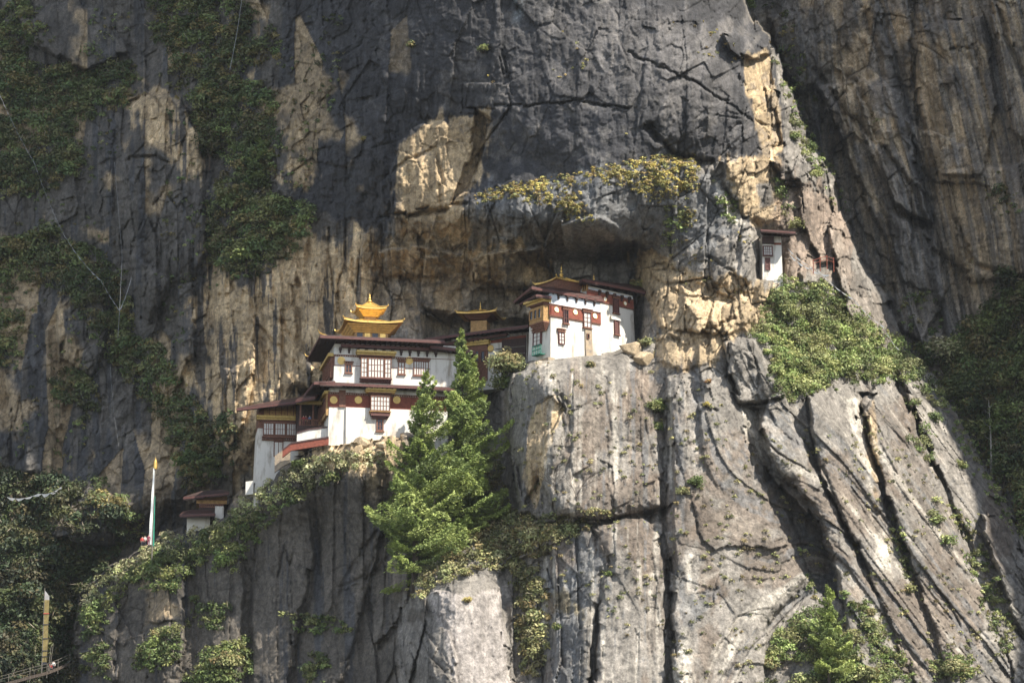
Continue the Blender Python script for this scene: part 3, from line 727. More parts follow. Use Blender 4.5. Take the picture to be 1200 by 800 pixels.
def slab_roof(name, pts, th, root, mat=M['roof'], inner=M['darktimber'], ridge=None, rafters=None, horn=None):
    """pts: eave corners near-left, near-right, far-right, far-left (world). ridge: two points."""
    pts = [Vector(p) for p in pts]; up = Vector((0, 0, th))
    m = MB(); n = 4
    top = [p + up for p in pts]
    if ridge is None:
        m.hexa(pts + top)
    else:
        a, b = Vector(ridge[0]), Vector(ridge[1])
        v = pts + top + [a, b]
        m.add(v, [(0, 3, 2, 1), (0, 1, 5, 4), (1, 2, 6, 5), (2, 3, 7, 6), (3, 0, 4, 7), (4, 5, 9, 8), (5, 6, 9), (6, 7, 8, 9), (7, 4, 8)])
    o = m.build(name, mat, root)
    s = MB()                                              # boarded soffit with rafter ends
    q = [p - Vector((0, 0, .05)) for p in pts]; q2 = [p - Vector((0, 0, .12)) for p in pts]
    c = sum(q, Vector()) / 4
    q = [c + (p - c) * .975 for p in q]; q2 = [c + (p - c) * .975 for p in q2]
    s.hexa(q2 + q)
    def bars(a0, a1, b0, b1):
        L_ = (a1 - a0).length; k = max(2, int(L_ / .75))
        for i in range(k + 1):
            t = i / k
            A = a0.lerp(a1, t); B = b0.lerp(b1, t)
            d = (B - A); e = min(1.0, 3.2 / max(d.length, .1))
            B = A + d * e
            x = (a1 - a0).normalized() * .09; z = Vector((0, 0, .2))
            s.hexa([A - x - z, A + x - z, B + x - z, B - x - z, A - x, A + x, B + x, B - x])
    bars(q2[0], q2[1], q2[3], q2[2]); bars(q2[0], q2[3], q2[1], q2[2]); bars(q2[1], q2[2], q2[0], q2[3])
    s.build('rafters', inner, o)
    f = MB()                                              # painted fascia board
    for i, j in ((0, 1), (1, 2), (3, 0)):
        A, B = pts[i], pts[j]
        nrm = Vector(((B - A).y, -(B - A).x, 0)).normalized()
        if nrm.dot((A + B) / 2 - c) < 0: nrm = -nrm
        w = nrm * .07; z0 = Vector((0, 0, -.16)); z1 = Vector((0, 0, th * .55))
        f.hexa([A + z0 + w * .1, B + z0 + w * .1, B + z0 + w, A + z0 + w, A + z1 + w * .1, B + z1 + w * .1, B + z1 + w, A + z1 + w])
    f.build('fascia', M['redtimber'], o)
    if horn:
        for i in horn:
            P = pts[i] + up; d = (pts[i] - c); d.z = 0; d.normalize()
            h = MB(); h.tube([P - d * 1.6 + Vector((0, 0, .1)), P - d * .5 + Vector((0, 0, .12)), P + d * .2 + Vector((0, 0, .3)), P + d * .5 + Vector((0, 0, .75))], [.16, .14, .1, .03], 6)
            h.build('roof_horn', M['gold'], o)
    return o

def pagoda_roof(name, fr, uc, vc, hu, hv, z, rise, flare, th, root, mat=M['gold'], under=M['gold'], cap=.16):
    m = MB(); n = 14; g = {}
    for side in (0, 1):
        for i in range(n + 1):
            for j in range(n + 1):
                x = -1 + 2 * i / n; y = -1 + 2 * j / n
                r = max(abs(x), abs(y)); k = (abs(x * y)) ** 3
                h = z + flare * k + (rise * (1 - min(1, max(0, (r - cap)) / (1 - cap))) ** 1.5 if side else -th * (.4 + .6 * r))
                e = 1 + .05 * k
                g[side, i, j] = len(m.v); m.v.append(tuple(fr.L(uc + x * hu * e, vc + y * hv * e, h)))
    for i in range(n):
        for j in range(n):
            m.f.append((g[1, i, j], g[1, i + 1, j], g[1, i + 1, j + 1], g[1, i, j + 1]))
            m.f.append((g[0, i, j], g[0, i, j + 1], g[0, i + 1, j + 1], g[0, i + 1, j]))
    for i in range(n):
        for a, b in (((i, 0), (i + 1, 0)), ((n, i), (n, i + 1)), ((i + 1, n), (i, n)), ((0, i + 1), (0, i))):
            m.f.append((g[0, a[0], a[1]], g[0, b[0], b[1]], g[1, b[0], b[1]], g[1, a[0], a[1]]))
    o = m.build(name, mat, root)
    h = MB()                                              # curled corner horns and ridge rolls
    for sx in (-1, 1):
        for sy in (-1, 1):
            P = fr.L(uc + sx * hu * 1.05, vc + sy * hv * 1.05, z + flare)
            d = (fr.U * sx + fr.V * sy).normalized()
            Cc = fr.L(uc + sx * hu * cap, vc + sy * hv * cap, z + rise)
            Mm = fr.L(uc + sx * hu * .6, vc + sy * hv * .6, z + rise * .3 + flare * .05 + .05)
            h.tube([Cc, Mm, P + Vector((0, 0, .05)), P + d * .22 + Vector((0, 0, .16)), P + d * .24 + Vector((0, 0, .36))], [.1, .1, .11, .08, .03], 6)
    h.build('corner_horns', M['gold'], o)
    return o

def soffit(name, fr, uc, vc, hu, hv, z0, z1, hu0, hv0, root, mat):
    """stepped brackets widening from the body up to the eaves"""
    m = MB(); k = 4
    for i in range(k):
        t = i / k; t2 = (i + 1) / k
        a, b = hu0 + (hu - hu0) * t, hv0 + (hv - hv0) * t
        a2, b2 = hu0 + (hu - hu0) * (t + .7 / k), hv0 + (hv - hv0) * (t + .7 / k)
        za, zb = z0 + (z1 - z0) * t, z0 + (z1 - z0) * t2 - .02
        m.hexa([fr.L(uc - a, vc - b, za), fr.L(uc + a, vc - b, za), fr.L(uc + a, vc + b, za), fr.L(uc - a, vc + b, za),
                fr.L(uc - a2, vc - b2, zb), fr.L(uc + a2, vc - b2, zb), fr.L(uc + a2, vc + b2, zb), fr.L(uc - a2, vc + b2, zb)])
    return m.build(name, mat, root)

def finial(fr, u, v, z, h, root, s=1.0):
    m = MB(); P = [(.55, 0), (.5, .05), (.22, .1), (.3, .14), (.42, .2), (.4, .27), (.18, .34), (.12, .4), (.24, .46), (.22, .53), (.08, .6), (.12, .66), (.14, .72), (.05, .82), (.015, 1.0)]
    m.lathe(fr.L(u, v, z), [(r * s, q * h) for r, q in P], 10)
    return m.build('finial', M['gold'], root, smooth=True)

def brackets(fc, u0, u1, z0, z1, n, root, o=.5):
    for k in range(n):
        m = MB(); c = u0 + (k + .5) * (u1 - u0) / n; zm = z0 + (z1 - z0) * .5
        m.fbox(fc, c - .13, c + .13, z0, zm, 0, o * .55); m.fbox(fc, c - .2, c + .2, zm, z1, 0, o)
        m.build('eave_bracket', M['darktimber'], root)

def vrow(fc, px, py, o=0): return fc.hit(px, py, o)[1]

# ------------------------------------------------------------------ the large temple with two pavilion roofs
fr = Frame(at(383.5, 515, 5.0), 11.0, .035)
F, Lf = fr.front, fr.left
T = empty('temple', fr.O, 'large temple with two dark red eaves and the tallest tiered golden roof', 'temple', 'temples built on the cliff')
z_le = vrow(F, 430, 456)                                   # underside of the lower eave
z_ub = vrow(F, 430, 449)
W = fr.front.hit(524, 500)[0]; DEP = 12.5
m = MB(); m.box(fr, 0, W, 0, DEP, -6, z_le, .28); m.build('lower_wall', M['white'], T)
uo = F.hit(391.5, 447)[0]; zt = vrow(F, 430, 400)
fr2 = Frame(fr.L(uo, .9, z_le), 11.0, .03); F2, L2 = fr2.front, fr2.left
m = MB(); m.box(fr2, 0, W - uo + 1.5, 0, DEP - 1.2, 0, zt - z_le, .12); m.build('upper_wall', M['white'], T)
# lower storey
b0, b1 = vrow(F, 400, 477), vrow(F, 400, 462.5)
m = MB(); m.fbox(F, .02, W, b0, b1, 0, .05); m.fbox(Lf, .02, DEP, b0, b1, 0, .05); m.build('red_band', M['red'], T)
dentils(F, (0, W, b1 + .02, b1 + .35), T, .22)
r = rect(F, 397.5, 457, 405, 477, .1); m = MB(); m.fbox(F, r[0], r[1], r[2], r[3], 0, .22); m.build('timber_pilaster', M['timber'], T)
m = MB(); q = rect(F, 405, 477, 408, 515); m.fbox(F, q[0], W, -6, b0 - .02, 0, .30); m.build('wall_buttress', M['white'], T)
for px in (391, 420, 465): medallion(F, px, 468.5, 4.1, T, o=.06)
# lower bay
o = 1.1
r = rect(F, 434, 462, 457.5, 487, o)
m = MB(); m.fbox(F, r[0] + .1, r[1] - .1, r[2], r[3], 0, o - .05); bay = m.build('bay_window', M['timber'], T)
add_window(F, (r[0] + .05, r[1] - .05, r[2] + .75, r[3] - .25), T, 6, 3, o - .02, sill=False, lintel=False, w=.1)
dentils(F, (r[0] - .1, r[1] + .1, r[2] + .35, r[2] + .7), T, o + .15, M['ochre'], 'bay_sill_course', .3)
m = MB(); m.fbox(F, r[0] + .3, r[1] - .3, r[2] - .35, r[2], 0, .7); m.fbox(F, r[0] + .1, r[1] - .1, r[2], r[2] + .3, 0, o); m.build('bay_bracket', M['redtimber'], T)
dentils(F, (r[0] - .2, r[1] + .2, r[3] - .2, r[3] + .25), T, o + .25)
cornice(F, (r[0] - .7, r[1] + .8, r[3] + .3, r[3] + .85), T, o + .6)
r = rect(F, 441, 489, 449.5, 505, .35); add_window(F, r, T, 2, 3, .35, pane=M['glass'], lintel=False, w=.2)
# windows of the left flank: ochre boards above the gallery
rv = (.3, DEP - 1, vrow(F, 384, 486), vrow(F, 384, 461))
m = MB(); m.fbox(Lf, rv[0], rv[1], rv[2], rv[3], 0, .35); m.build('side_panelling', M['ochre'], T)
m = MB(); m.fbox(Lf, rv[0] - .15, rv[1], rv[3], rv[3] + .45, 0, .75); m.build('cornice', M['yellow'], T)
for k in range(5):
    a = 1.0 + k * 2.0; add_window(Lf, (a, a + 1.5, rv[2] + .6, rv[3] - .5), T, 2, 3, .37, pane=M['glass'], sill=False, lintel=False)
# upper storey
c0, c1 = vrow(F2, 400, 428.5), vrow(F2, 400, 418)
W2 = W - uo + 1.5
m = MB(); m.fbox(F2, .02, W2 - .4, c0, c1, 0, .05); m.fbox(L2, .02, DEP - 1.5, c0, c1, 0, .05); m.build('red_band', M['red'], T)
dentils(F2, (0, W2 - .4, c1 + .02, c1 + .32), T, .2)
m = MB(); m.fbox(F2, 0, W2 - .3, c1 + .36, c1 + 1.35, 0, .04); m.build('frieze', M['bluewhite'], T)
for px in (400, 479.5): medallion(F2, px, 422.5, 4.3, T, o=.06)
o = 1.0
r = rect(F2, 423, 419.5, 458.5, 442.5, o)
m = MB(); m.fbox(F2, r[0] + .1, r[1] - .1, r[2] - .3, r[3], 0, o - .05); m.build('bay_window', M['timber'], T)
t = (r[1] - r[0]) / 4.6
add_window(F2, (r[0], r[0] + t, r[2], r[3]), T, 2, 4, o - .02, sill=False, lintel=False, w=.1)
add_window(F2, (r[0] + t + .08, r[1] - t - .08, r[2], r[3]), T, 5, 3, o - .02, sill=False, lintel=False, w=.1)
add_window(F2, (r[1] - t, r[1], r[2], r[3]), T, 2, 4, o - .02, sill=False, lintel=False, w=.1)
dentils(F2, (r[0] - .1, r[1] + .1, r[2] - .62, r[2] - .02), T, o + .2, M['redtimber'], 'bay_sill_course', .3)
dentils(F2, (r[0] - .2, r[1] + .2, r[3] + .02, r[3] + .4), T, o + .2)
cornice(F2, (r[0] - .7, r[1] + .7, r[3] + .45, r[3] + 1.05), T, o + .5)
add_window(F2, rect(F2, 404.5, 427, 412.5, 437, .1), T, 2, 2, .1, pane=M['glass'])
add_window(F2, rect(F2, 466.5, 424, 474.5, 438.5, .1), T, 2, 3, .1)
add_window(F2, rect(F2, 484.5, 423, 502.5, 440, .1), T, 6, 2, .1)
r = (.6, DEP - 2.2, c0 - 1.7, c1 + .1)
m = MB(); m.fbox(L2, r[0], r[1], r[2], r[3], 0, .5); m.build('side_bay', M['timber'], T)
m = MB(); m.fbox(L2, r[0] - .2, r[1] + .2, r[3], r[3] + .5, 0, .95); m.build('cornice', M['yellow'], T)
for k in range(4):
    a = 1.0 + k * 2.1; add_window(L2, (a, a + 1.5, r[2] + .3, r[3] - .3), T, 2, 3, .52, sill=False, lintel=False)
# lower eave
e = [fr.L(-1.6, -1.7, z_le + .1), fr.L(W + 1, -1.7, z_le + .1), fr.L(W + 1, 1.2, z_le + .75), fr.L(-1.6, 1.2, z_le + .75)]
slab_roof('lower_roof', e, .32, T)
e = [fr.L(-2.3, -1.7, z_le + .1), fr.L(.8, -1.7, z_le + .35), fr.L(.8, DEP + 1, z_le + .35), fr.L(-3.3, DEP + 1, z_le - .35)]
slab_roof('lower_side_roof', e, .30, T, horn=[3])
# upper eave with hips
ze = vrow(F2, 430, 402) + z_le
o = 2.4
e = [fr2.L(-o, -o, ze - z_le), fr2.L(W2 - 2.2, -o, ze - z_le), fr2.L(W2 - 2.2, DEP + .4, ze - z_le), fr2.L(-o, DEP + .4, ze - z_le)]
slab_roof('upper_roof', e, .34, T, ridge=(fr2.L(3.2, 5, ze - z_le + 1.5), fr2.L(W2 - 6, 5, ze - z_le + 1.5)), horn=[0, 3])
m = MB(); m.box(fr2, 1.0, W2 - 2.4, -.7, DEP - 3, ze - z_le - .9, ze - z_le - .45); m.build('eave_beam', M['redtimber'], T)
brackets(F2, .3, W2 - 2.5, ze - z_le - 1.7, ze - z_le - .9, 12, T, .6)
e = [fr2.L(W2 - 4.2, -1.6, ze - z_le - .55), fr2.L(W2 + 2.6, -1.6, ze - z_le - 1.15), fr2.L(W2 + 2.6, 6, ze - z_le - .4), fr2.L(W2 - 4.2, 6, ze - z_le + .1)]
slab_roof('annexe_roof', e, .3, T)
m = MB(); m.box(fr2, W2 - 4, W2 + 1.6, -.1, 5, -.5, ze - z_le - 1.4, .1); m.build('annexe_wall', M['white'], T)
# golden pavilion
uc = F2.hit(436.5, 392)[0]; vc = 3.6
zb = ze - z_le + .5
def zz(py, v): # height over fr2 base of a pixel row on the plane v
    d = Vector(tuple(float(q) for q in ray(437, py))); O = fr2.L(0, v, 0); n = fr2.V
    tt = (O - Vector(CAM)).dot(n) / d.dot(n); return (Vector(CAM) + d * tt).z - fr2.O.z
zr1 = zz(376.5, vc - 4.1); zr2 = zz(360.5, vc - 2.1)
m = MB(); m.box(fr2, uc - 2.5, uc + 2.5, vc - 2.4, vc + 2.4, zb - .8, zz(388, vc - 2.4)); bd = m.build('pavilion', M['ochre'], T)
Fp = Facade(fr2.L(uc - 2.5, vc - 2.4, 0), fr2.U, -fr2.V, 0)
zp = zz(388, vc - 2.4)
for k in range(4): m = MB(); m.fbox(Fp, .3 + k * 1.15, 1.15 + k * 1.15, zp - 1.5, zp - .35, 0, .06); m.build('shutter', [M['glass'], M['gold'], M['glass'], M['gold']][k], bd)
soffit('gilt_brackets', fr2, uc, vc, 3.9, 3.9, zp - .3, zr1 - .25, 2.7, 2.6, T, M['gold'])
m = MB(); zq = (zp + zr1) / 2
m.box(fr2, uc - 3.3, uc + 3.3, vc - 3.25, vc + 3.25, zq - .12, zq + .16); m.build('gilt_moulding', M['yellow'], T)
pagoda_roof('gilt_roof', fr2, uc, vc, 4.25, 4.2, zr1, 1.15, .28, .22, T)
m = MB(); m.box(fr2, uc - .9, uc + .9, vc - .9, vc + .9, zr1 + .6, zz(369, vc - 1)); m.build('upper_lantern', M['ochre'], T)
soffit('gilt_brackets', fr2, uc, vc, 2.0, 2.0, zz(371, vc - 1), zr2 - .2, 1.1, 1.1, T, M['gold'])
pagoda_roof('gilt_roof', fr2, uc, vc, 2.2, 2.2, zr2, 1.2, .22, .2, T)
finial(fr2, uc, vc, zr2 + 1.1, zz(343.5, vc) - zr2 - 1.1, T, .95)

# ------------------------------------------------------------------ gatehouse at the left with its long wooden window
fg = Frame(at(303, 566, 14.0), 8.0, .045)
G = empty('gatehouse', fg.O, 'small gatehouse left of the large temple, long wooden window band above a tapering white wall', 'building', 'temples built on the cliff')
Fg, Lg = fg.front, fg.left
Wg = Fg.hit(352, 515)[0]; z1 = vrow(Fg, 325, 492)
m = MB(); m.box(fg, -.7, Wg, -.2, 7, -4, z1 * .86, .42); m.build('wall', M['white'], G)
m = MB(); m.box(fg, -.2, Wg, .1, 6.6, z1 * .86, vrow(Fg, 325, 474), .0); m.build('upper_frame', M['timber'], G)
o = .7
r = rect(Fg, 308, 495.5, 348.5, 510, o)
m = MB(); m.fbox(Fg, r[0] + .05, r[1] - .05, r[2] - .15, r[3] + .2, -.6, o - .05); m.build('window_band', M['timber'], G)
t = (r[1] - r[0]) / 3
for k in range(3):
    add_window(Fg, (r[0] + k * t + .06, r[0] + (k + 1) * t - .06, r[2], r[3]), G, 4, 2, o - .02, sill=False, lintel=False, w=.12)
dentils(Fg, (r[0] - .1, r[1] + .2, r[2] - .75, r[2] - .17), G, o + .15, M['timber'], 'bay_sill_course', .3)
dentils(Fg, (r[0] - .3, r[1] + .3, r[3] + .05, r[3] + .4), G, o + .15)
q = rect(Fg, 300.5, 487.5, 351, 492, o); cornice(Fg, (q[0], q[1], q[2], q[3]), G, o + .55)
q = rect(Fg, 309, 474.5, 351, 486.8, .4); m = MB(); m.fbox(Fg, q[0], q[1], q[2], q[3], -.3, .45); pn = m.build('board_panel', M['ochre'], G)
m = MB()
for k in range(7): uu = q[0] + k * (q[1] - q[0]) / 6; m.fbox(Fg, uu - .05, uu + .05, q[2], q[3], .45, .52)
m.fbox(Fg, q[0], q[1], (q[2] + q[3]) / 2 - .05, (q[2] + q[3]) / 2 + .05, .45, .5)
m.build('battens', M['timber'], pn)
add_window(Fg, rect(Fg, 320.5, 517, 332, 535, .05), G, 2, 3, .05, pane=M['glass'], sill=False, w=.16)
P = [at(277.5, 480, 11.5), at(352, 471, 11.0), at(372, 464, 19), at(300, 477, 24)]
slab_roof('roof', P, .28, G, ridge=(Vector(at(312, 471, 16)), Vector(at(360, 463.5, 16))))

# covered gallery between gatehouse and temple
fa = Frame(at(350, 506, 9.5), 8.0, 0)
GA = empty('entrance_gallery', fa.O, 'shadowed entrance gallery with carved rail between the gatehouse and the large temple', 'gallery')
Fa = fa.front; Wa = Fa.hit(383, 500)[0]; zt_ = vrow(Fa, 360, 466)
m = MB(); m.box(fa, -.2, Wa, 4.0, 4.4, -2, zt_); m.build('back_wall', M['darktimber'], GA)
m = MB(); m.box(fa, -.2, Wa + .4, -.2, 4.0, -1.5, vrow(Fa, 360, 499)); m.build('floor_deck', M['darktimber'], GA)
zr = vrow(Fa, 360, 499)
m = MB()
m.box(fa, 0, Wa, -.1, .05, zr + .9, zr + 1.05); m.box(fa, 0, Wa, -.1, .05, zr + .1, zr + .2)
for k in range(16): m.box(fa, k * Wa / 16, k * Wa / 16 + .1, -.07, .02, zr + .2, zr + .9)
m.build('railing', M['timber'], GA)
for k in range(3):
    m = MB(); uu = .1 + k * (Wa - .4) / 2; m.box(fa, uu, uu + .22, -.15, .07, zr, zt_); m.build('post', M['timber'], GA)
P = [at(346.5, 470, 7.5), at(369, 466, 6.5), at(384, 452, 14), at(352, 466, 16)]
slab_roof('roof', P, .25, GA)
m = MB(); m.box(fa, -.4, Wa + .2, -.35, 0, vrow(Fa, 360, 474), vrow(Fa, 360, 470)); m.build('cornice', M['yellow'], GA)

# parapets of the stair below the gallery
def wall_strip(name, top, h, y, th, mat, label, cat='wall', cap=None, group=None):
    m = MB(); A = [Vector(at(px, py, y)) for px, py in top]
    for a, b in zip(A[:-1], A[1:]):
        d = Vector((0, th, 0)); z = Vector((0, 0, -h))
        m.hexa([a + z, b + z, b + z + d, a + z + d, a, b, b + d, a + d])
    r = Vector(A[0]); root = empty(name, r, label, cat, group)
    m.build('wall_body', mat, root)
    if cap:
        m = MB()
        for a, b in zip(A[:-1], A[1:]):
            d = Vector((0, th + .2, 0)); u = Vector((0, -.1, .003)); z = Vector((0, 0, .22))
            m.hexa([a + u, b + u, b + u + d, a + u + d, a + u + z, b + u + z, b + u + z + d, a + u + z + d])
        m.build('coping', cap, root)
    return root
wall_strip('stair_parapet', [(331, 528), (341, 520), (362, 516.5), (385, 513)], 1.0, 4.2, .5, M['red'], 'orange red stair parapet sloping up under the large temple', cap=M['roof'])
wall_strip('terrace_wall', [(348, 508), (362, 504), (385, 501)], 2.0, 6.2, .5, M['white'], 'white terrace wall below the entrance gallery', cap=M['roof'])
wall_strip('retaining_wall', [(322, 534), (331, 527), (340, 522)], 2.5, 6.2, .5, M['stone'], 'stone retaining wall beside the gatehouse door')
wall_strip('low_wall', [(288, 564), (297, 563)], 2.0, 13, 2.0, M['white'], 'small white wall stub at the foot of the gatehouse')

# ------------------------------------------------------------------ long low temple behind the trees
fb = Frame(at(497, 426, 19), -24.0, .03)
Bt = empty('shrine', fb.O, 'long low shrine with straight red roof and small gilded pavilion, half hidden behind the conifers', 'temple', 'temples built on the cliff')
Fb = fb.front; Wb = Fb.hit(618, 405)[0]
zb1 = vrow(Fb, 560, 398)
m = MB(); m.box(fb, 0, Wb, 0, 7, -5, zb1, .1); m.build('wall', M['white'], Bt)
r = rect(Fb, 545, 403, 571, 424, .3); m = MB(); m.fbox(Fb, r[0], r[1], r[2] - 3, r[3], 0, .3); m.build('timber_bay', M['timber'], Bt)
cornice(Fb, rect(Fb, 543, 398.5, 573, 404, .8), Bt, .9)
for k in range(3):
    x = 549.5 + k * 7; add_window(Fb, rect(Fb, x, 411, x + 5, 424, .35), Bt, 1, 1, .35, pane=M['glass'], sill=False, lintel=False, w=.1)
medallion(Fb, 575, 408, 3.8, Bt, o=.12)
m = MB(); q = rect(Fb, 500, 397, 618, 404); m.fbox(Fb, .05, Wb - .2, q[2], q[3] - .2, 0, .06); m.build('red_band', M['red'], Bt)
r = rect(Fb, 588, 397, 616, 424, .2); m = MB(); m.fbox(Fb, r[0], r[1], r[2] - 2, r[3], 0, .25); m.build('dark_porch', M['darktimber'], Bt)
m = MB()
for k in range(3): m.fbox(Fb, r[0] - 1, r[1], r[2] + k * 1.1, r[2] + k * 1.1 + .14, .26, .4)
m.build('porch_rails', M['pole'], Bt)
P = [at(497, 398.5, 16), at(619, 382.5, 9.5), at(622, 386, 19), at(505, 400, 25)]
slab_roof('roof', P, .3, Bt, ridge=(Vector(at(520, 393, 21)), Vector(at(612, 381, 16))))
P = [at(516, 404, 16.5), at(594, 391.5, 12.4), at(596, 393, 17), at(520, 405, 20)]
slab_roof('lower_eave', P, .22, Bt)
m = MB(); a, b = Vector(at(571, 399, 14.5)), Vector(at(597, 395, 13.2)); z = Vector((0, 0, .35)); d = Vector((0, .5, 0)); m.hexa([a, b, b + d, a + d, a + z, b + z, b + z + d, a + d + z]); m.build('white_beam', M['bluewhite'], Bt)
fb2 = Frame(at(563, 386, 17), -12.0, 0)
m = MB(); m.box(fb2, -1.25, 1.25, -1.2, 1.2, -.8, 1.1); m.build('pavilion', M['ochre'], Bt)
soffit('brackets', fb2, 0, 0, 2.5, 2.5, 1.3, 2.0, 1.3, 1.25, Bt, M['timber'])
pagoda_roof('gilt_roof', fb2, 0, 0, 2.95, 2.9, 2.05, .9, .15, .16, Bt)
finial(fb2, 0, 0, 2.8, 1.7, Bt, .6)

# ------------------------------------------------------------------ white temple on the pillar: front block
fw = Frame(at(645, 420, -2.5), 36.0, .035)
Wt = empty('temple', fw.O, 'white temple on the rock pillar edge with carved corner bay and green balcony railing', 'temple', 'temples built on the cliff')
Fw, Lw = fw.front, fw.left
Ww = Fw.hit(706, 400)[0]; Dw = Lw.hit(617.5, 415)[0]
zt = vrow(Fw, 646, 338)
m = MB(); m.box(fw, 0, Ww, 0, Dw, -4.5, zt - .1, .42); m.build('wall', M['white'], Wt)
b0, b1 = vrow(Fw, 646, 369), vrow(Fw, 646, 358)
m = MB(); m.fbox(Fw, .02, Ww - .2, b0, b1, 0, .05); m.fbox(Lw, .02, Dw - .3, b0, b1, 0, .05); m.build('red_band', M['red'], Wt)
dentils(Fw, (0, Ww - .2, b1 + .01, b1 + .28), Wt, .16); dentils(Fw, (0, Ww - .2, b0 - .25, b0 - .01), Wt, .12)
m = MB(); m.fbox(Fw, .02, Ww - .3, b1 + .3, zt - .3, 0, .06); m.fbox(Lw, .02, Dw - .4, b1 + .3, zt - .3, 0, .06); m.build('frieze', M['bluewhite'], Wt)
brackets(Fw, .8, Ww - .6, zt - 1.5, zt - .5, 5, Wt, .45)
for px, py in ((652, 362.5), (674, 365.5), (697, 370)): medallion(Fw, px, py, 3.1, Wt, M['cream'], o=.06)
add_window(Fw, rect(Fw, 660, 363, 666, 379, .1), Wt, 2, 3, .1, frame=M['redtimber'], pane=M['glass'])
add_window(Fw, rect(Fw, 683.5, 366, 692.5, 384, .1), Wt, 2, 3, .1, frame=M['redtimber'])
add_window(Fw, rect(Fw, 654.5, 389, 661.5, 403.5, .05), Wt, 2, 3, .05, frame=M['redtimber'], sill=False)
r = rect(Fw, 686, 386, 694, 412, .1); m = MB(); m.fbox(Fw, r[0], r[1], r[2] - 1, r[3], 0, .16); pa = m.build('bare_stone_patch', M['stone'], Wt)
add_window(Fw, rect(Fw, 687.5, 391, 690.5, 397, .2), Wt, 1, 1, .2, pane=M['glass'], sill=False, lintel=False, w=.08)
# carved bay on the left wall near the corner
o = 1.1
r = rect(Lw, 620.5, 360, 637, 378, o)
m = MB(); m.fbox(Lw, r[0] + .05, r[1] - .05, r[2], r[3], 0, o); bw = m.build('bay_window', M['ochre'], Wt)
t = (r[1] - r[0]) / 4
for k in range(3):
    add_window(Lw, (r[0] + .5 + k * t * 1.15, r[0] + .5 + k * t * 1.15 + t, r[2] + .5, r[3] - .3), Wt, 1, 1, o, frame=M['ochre'], pane=M['glass'], sill=False, lintel=False, w=.14)
m = MB()
for k in range(5): m.fbox(Lw, r[0] + .15 * k, r[1] - .15 * k, r[2] - .25 * (k + 1), r[2] - .25 * k - .02, 0, o * (1 - .17 * k))
m.build('bay_bracket', M['timber'], bw)
dentils(Lw, (r[0] - .1, r[1] + .1, r[3] + .02, r[3] + .45), Wt, o + .25)
cornice(Lw, (r[0] - .4, r[1] + .7, r[3] + .5, r[3] + 1.1), Wt, o + .7)
r = rect(Lw, 625, 389, 634, 405, .12); add_window(Lw, r, Wt, 2, 3, .12, frame=M['redtimber'], sill=False)
m = MB(); q = rect(Lw, 624, 405, 634, 415, .8)
m.fbox(Lw, q[0], q[1], q[2] - .1, q[2], 0, .9)
for k in range(6): uu = q[0] + k * (q[1] - q[0]) / 5; m.fbox(Lw, uu - .04, uu + .04, q[2], q[3], .8, .88)
for zc in (q[3], (q[2] + q[3]) / 2): m.fbox(Lw, q[0], q[1], zc - .05, zc + .05, .8, .9)
m.build('balcony_rail', M['green'], Wt)
m = MB(); m.box(fw, -.6, .6, -.3, Dw + .6, -1.6, .1); m.build('plinth', M['stone'], Wt)
P = [at(623, 337.5, -4.6), at(708, 353, 3.4), at(694, 338, 12), at(602, 354.5, 4.2)]
slab_roof('roof', P, .3, Wt, ridge=(Vector(at(640, 336, 2)), Vector(at(690, 344, 6))))
P = [at(628, 346, -3.6), at(646, 348, -3.0), at(640, 350, 2), at(609, 356.5, 3)]
slab_roof('lower_eave', P, .18, Wt)

# rear block, higher up the rock
f5 = Frame(at(688, 416, 3.8), 42.0, .035)
R = empty('temple', f5.O, 'plain white temple with two red shutters, stepped up behind the corner bay temple', 'temple', 'temples built on the cliff')
F5, L5 = f5.front, f5.left
W5 = F5.hit(745.5, 395)[0]; zt = vrow(F5, 700, 337)
m = MB(); m.box(f5, 0, W5, 0, 7, -3.5, zt, .42); m.build('wall', M['white'], R)
b0, b1 = vrow(F5, 716, 356), vrow(F5, 716, 347)
m = MB(); m.fbox(F5, .3, W5 - .35, b0, b1, 0, .05); m.build('red_band', M['red'], R)
dentils(F5, (.3, W5 - .35, b1 + .01, b1 + .26), R, .14); dentils(F5, (.3, W5 - .35, b0 - .22, b0 - .01), R, .1)
m = MB(); m.fbox(F5, .3, W5 - .45, b1 + .28, zt - .25, 0, .06); m.build('frieze', M['bluewhite'], R)
brackets(F5, 2.0, W5 - .6, zt - 1.3, zt - .4, 5, R, .45)
for px, py in ((709, 350.5), (732.5, 355.5)): medallion(F5, px, py, 2.4, R, M['cream'], o=.06)
for x0, y0, x1, y1 in ((718.5, 350, 725, 367), (720, 375, 725.5, 392)):
    w_ = add_window(F5, rect(F5, x0, y0, x1, y1, .08), R, 1, 1, .08, frame=M['redtimber'], pane=M['redtimber'], lintel=(y0 < 360), w=.12)
q = rect(F5, 716, 371.5, 728, 375, .2); m = MB(); m.fbox(F5, q[0], q[1], q[2], q[3], 0, .3); m.build('window_hood', M['white'], R)
q = rect(F5, 700, 338, 720, 345)
P = [at(683, 328.5, 2.2), at(763, 344.5, 11.5), at(748, 336, 18), at(667, 341, 11)]
slab_roof('roof', P, .3, R, ridge=(Vector(at(690, 328, 8)), Vector(at(735, 334, 13))))
add_window(L5, rect(L5, 683, 333, 688, 341, .05), R, 2, 1, .05, frame=M['ochre'], pane=M['glass'], sill=False, lintel=False)
finial(f5, W5 * .42, 3.0, zt + 1.3, 1.7, R, .7)
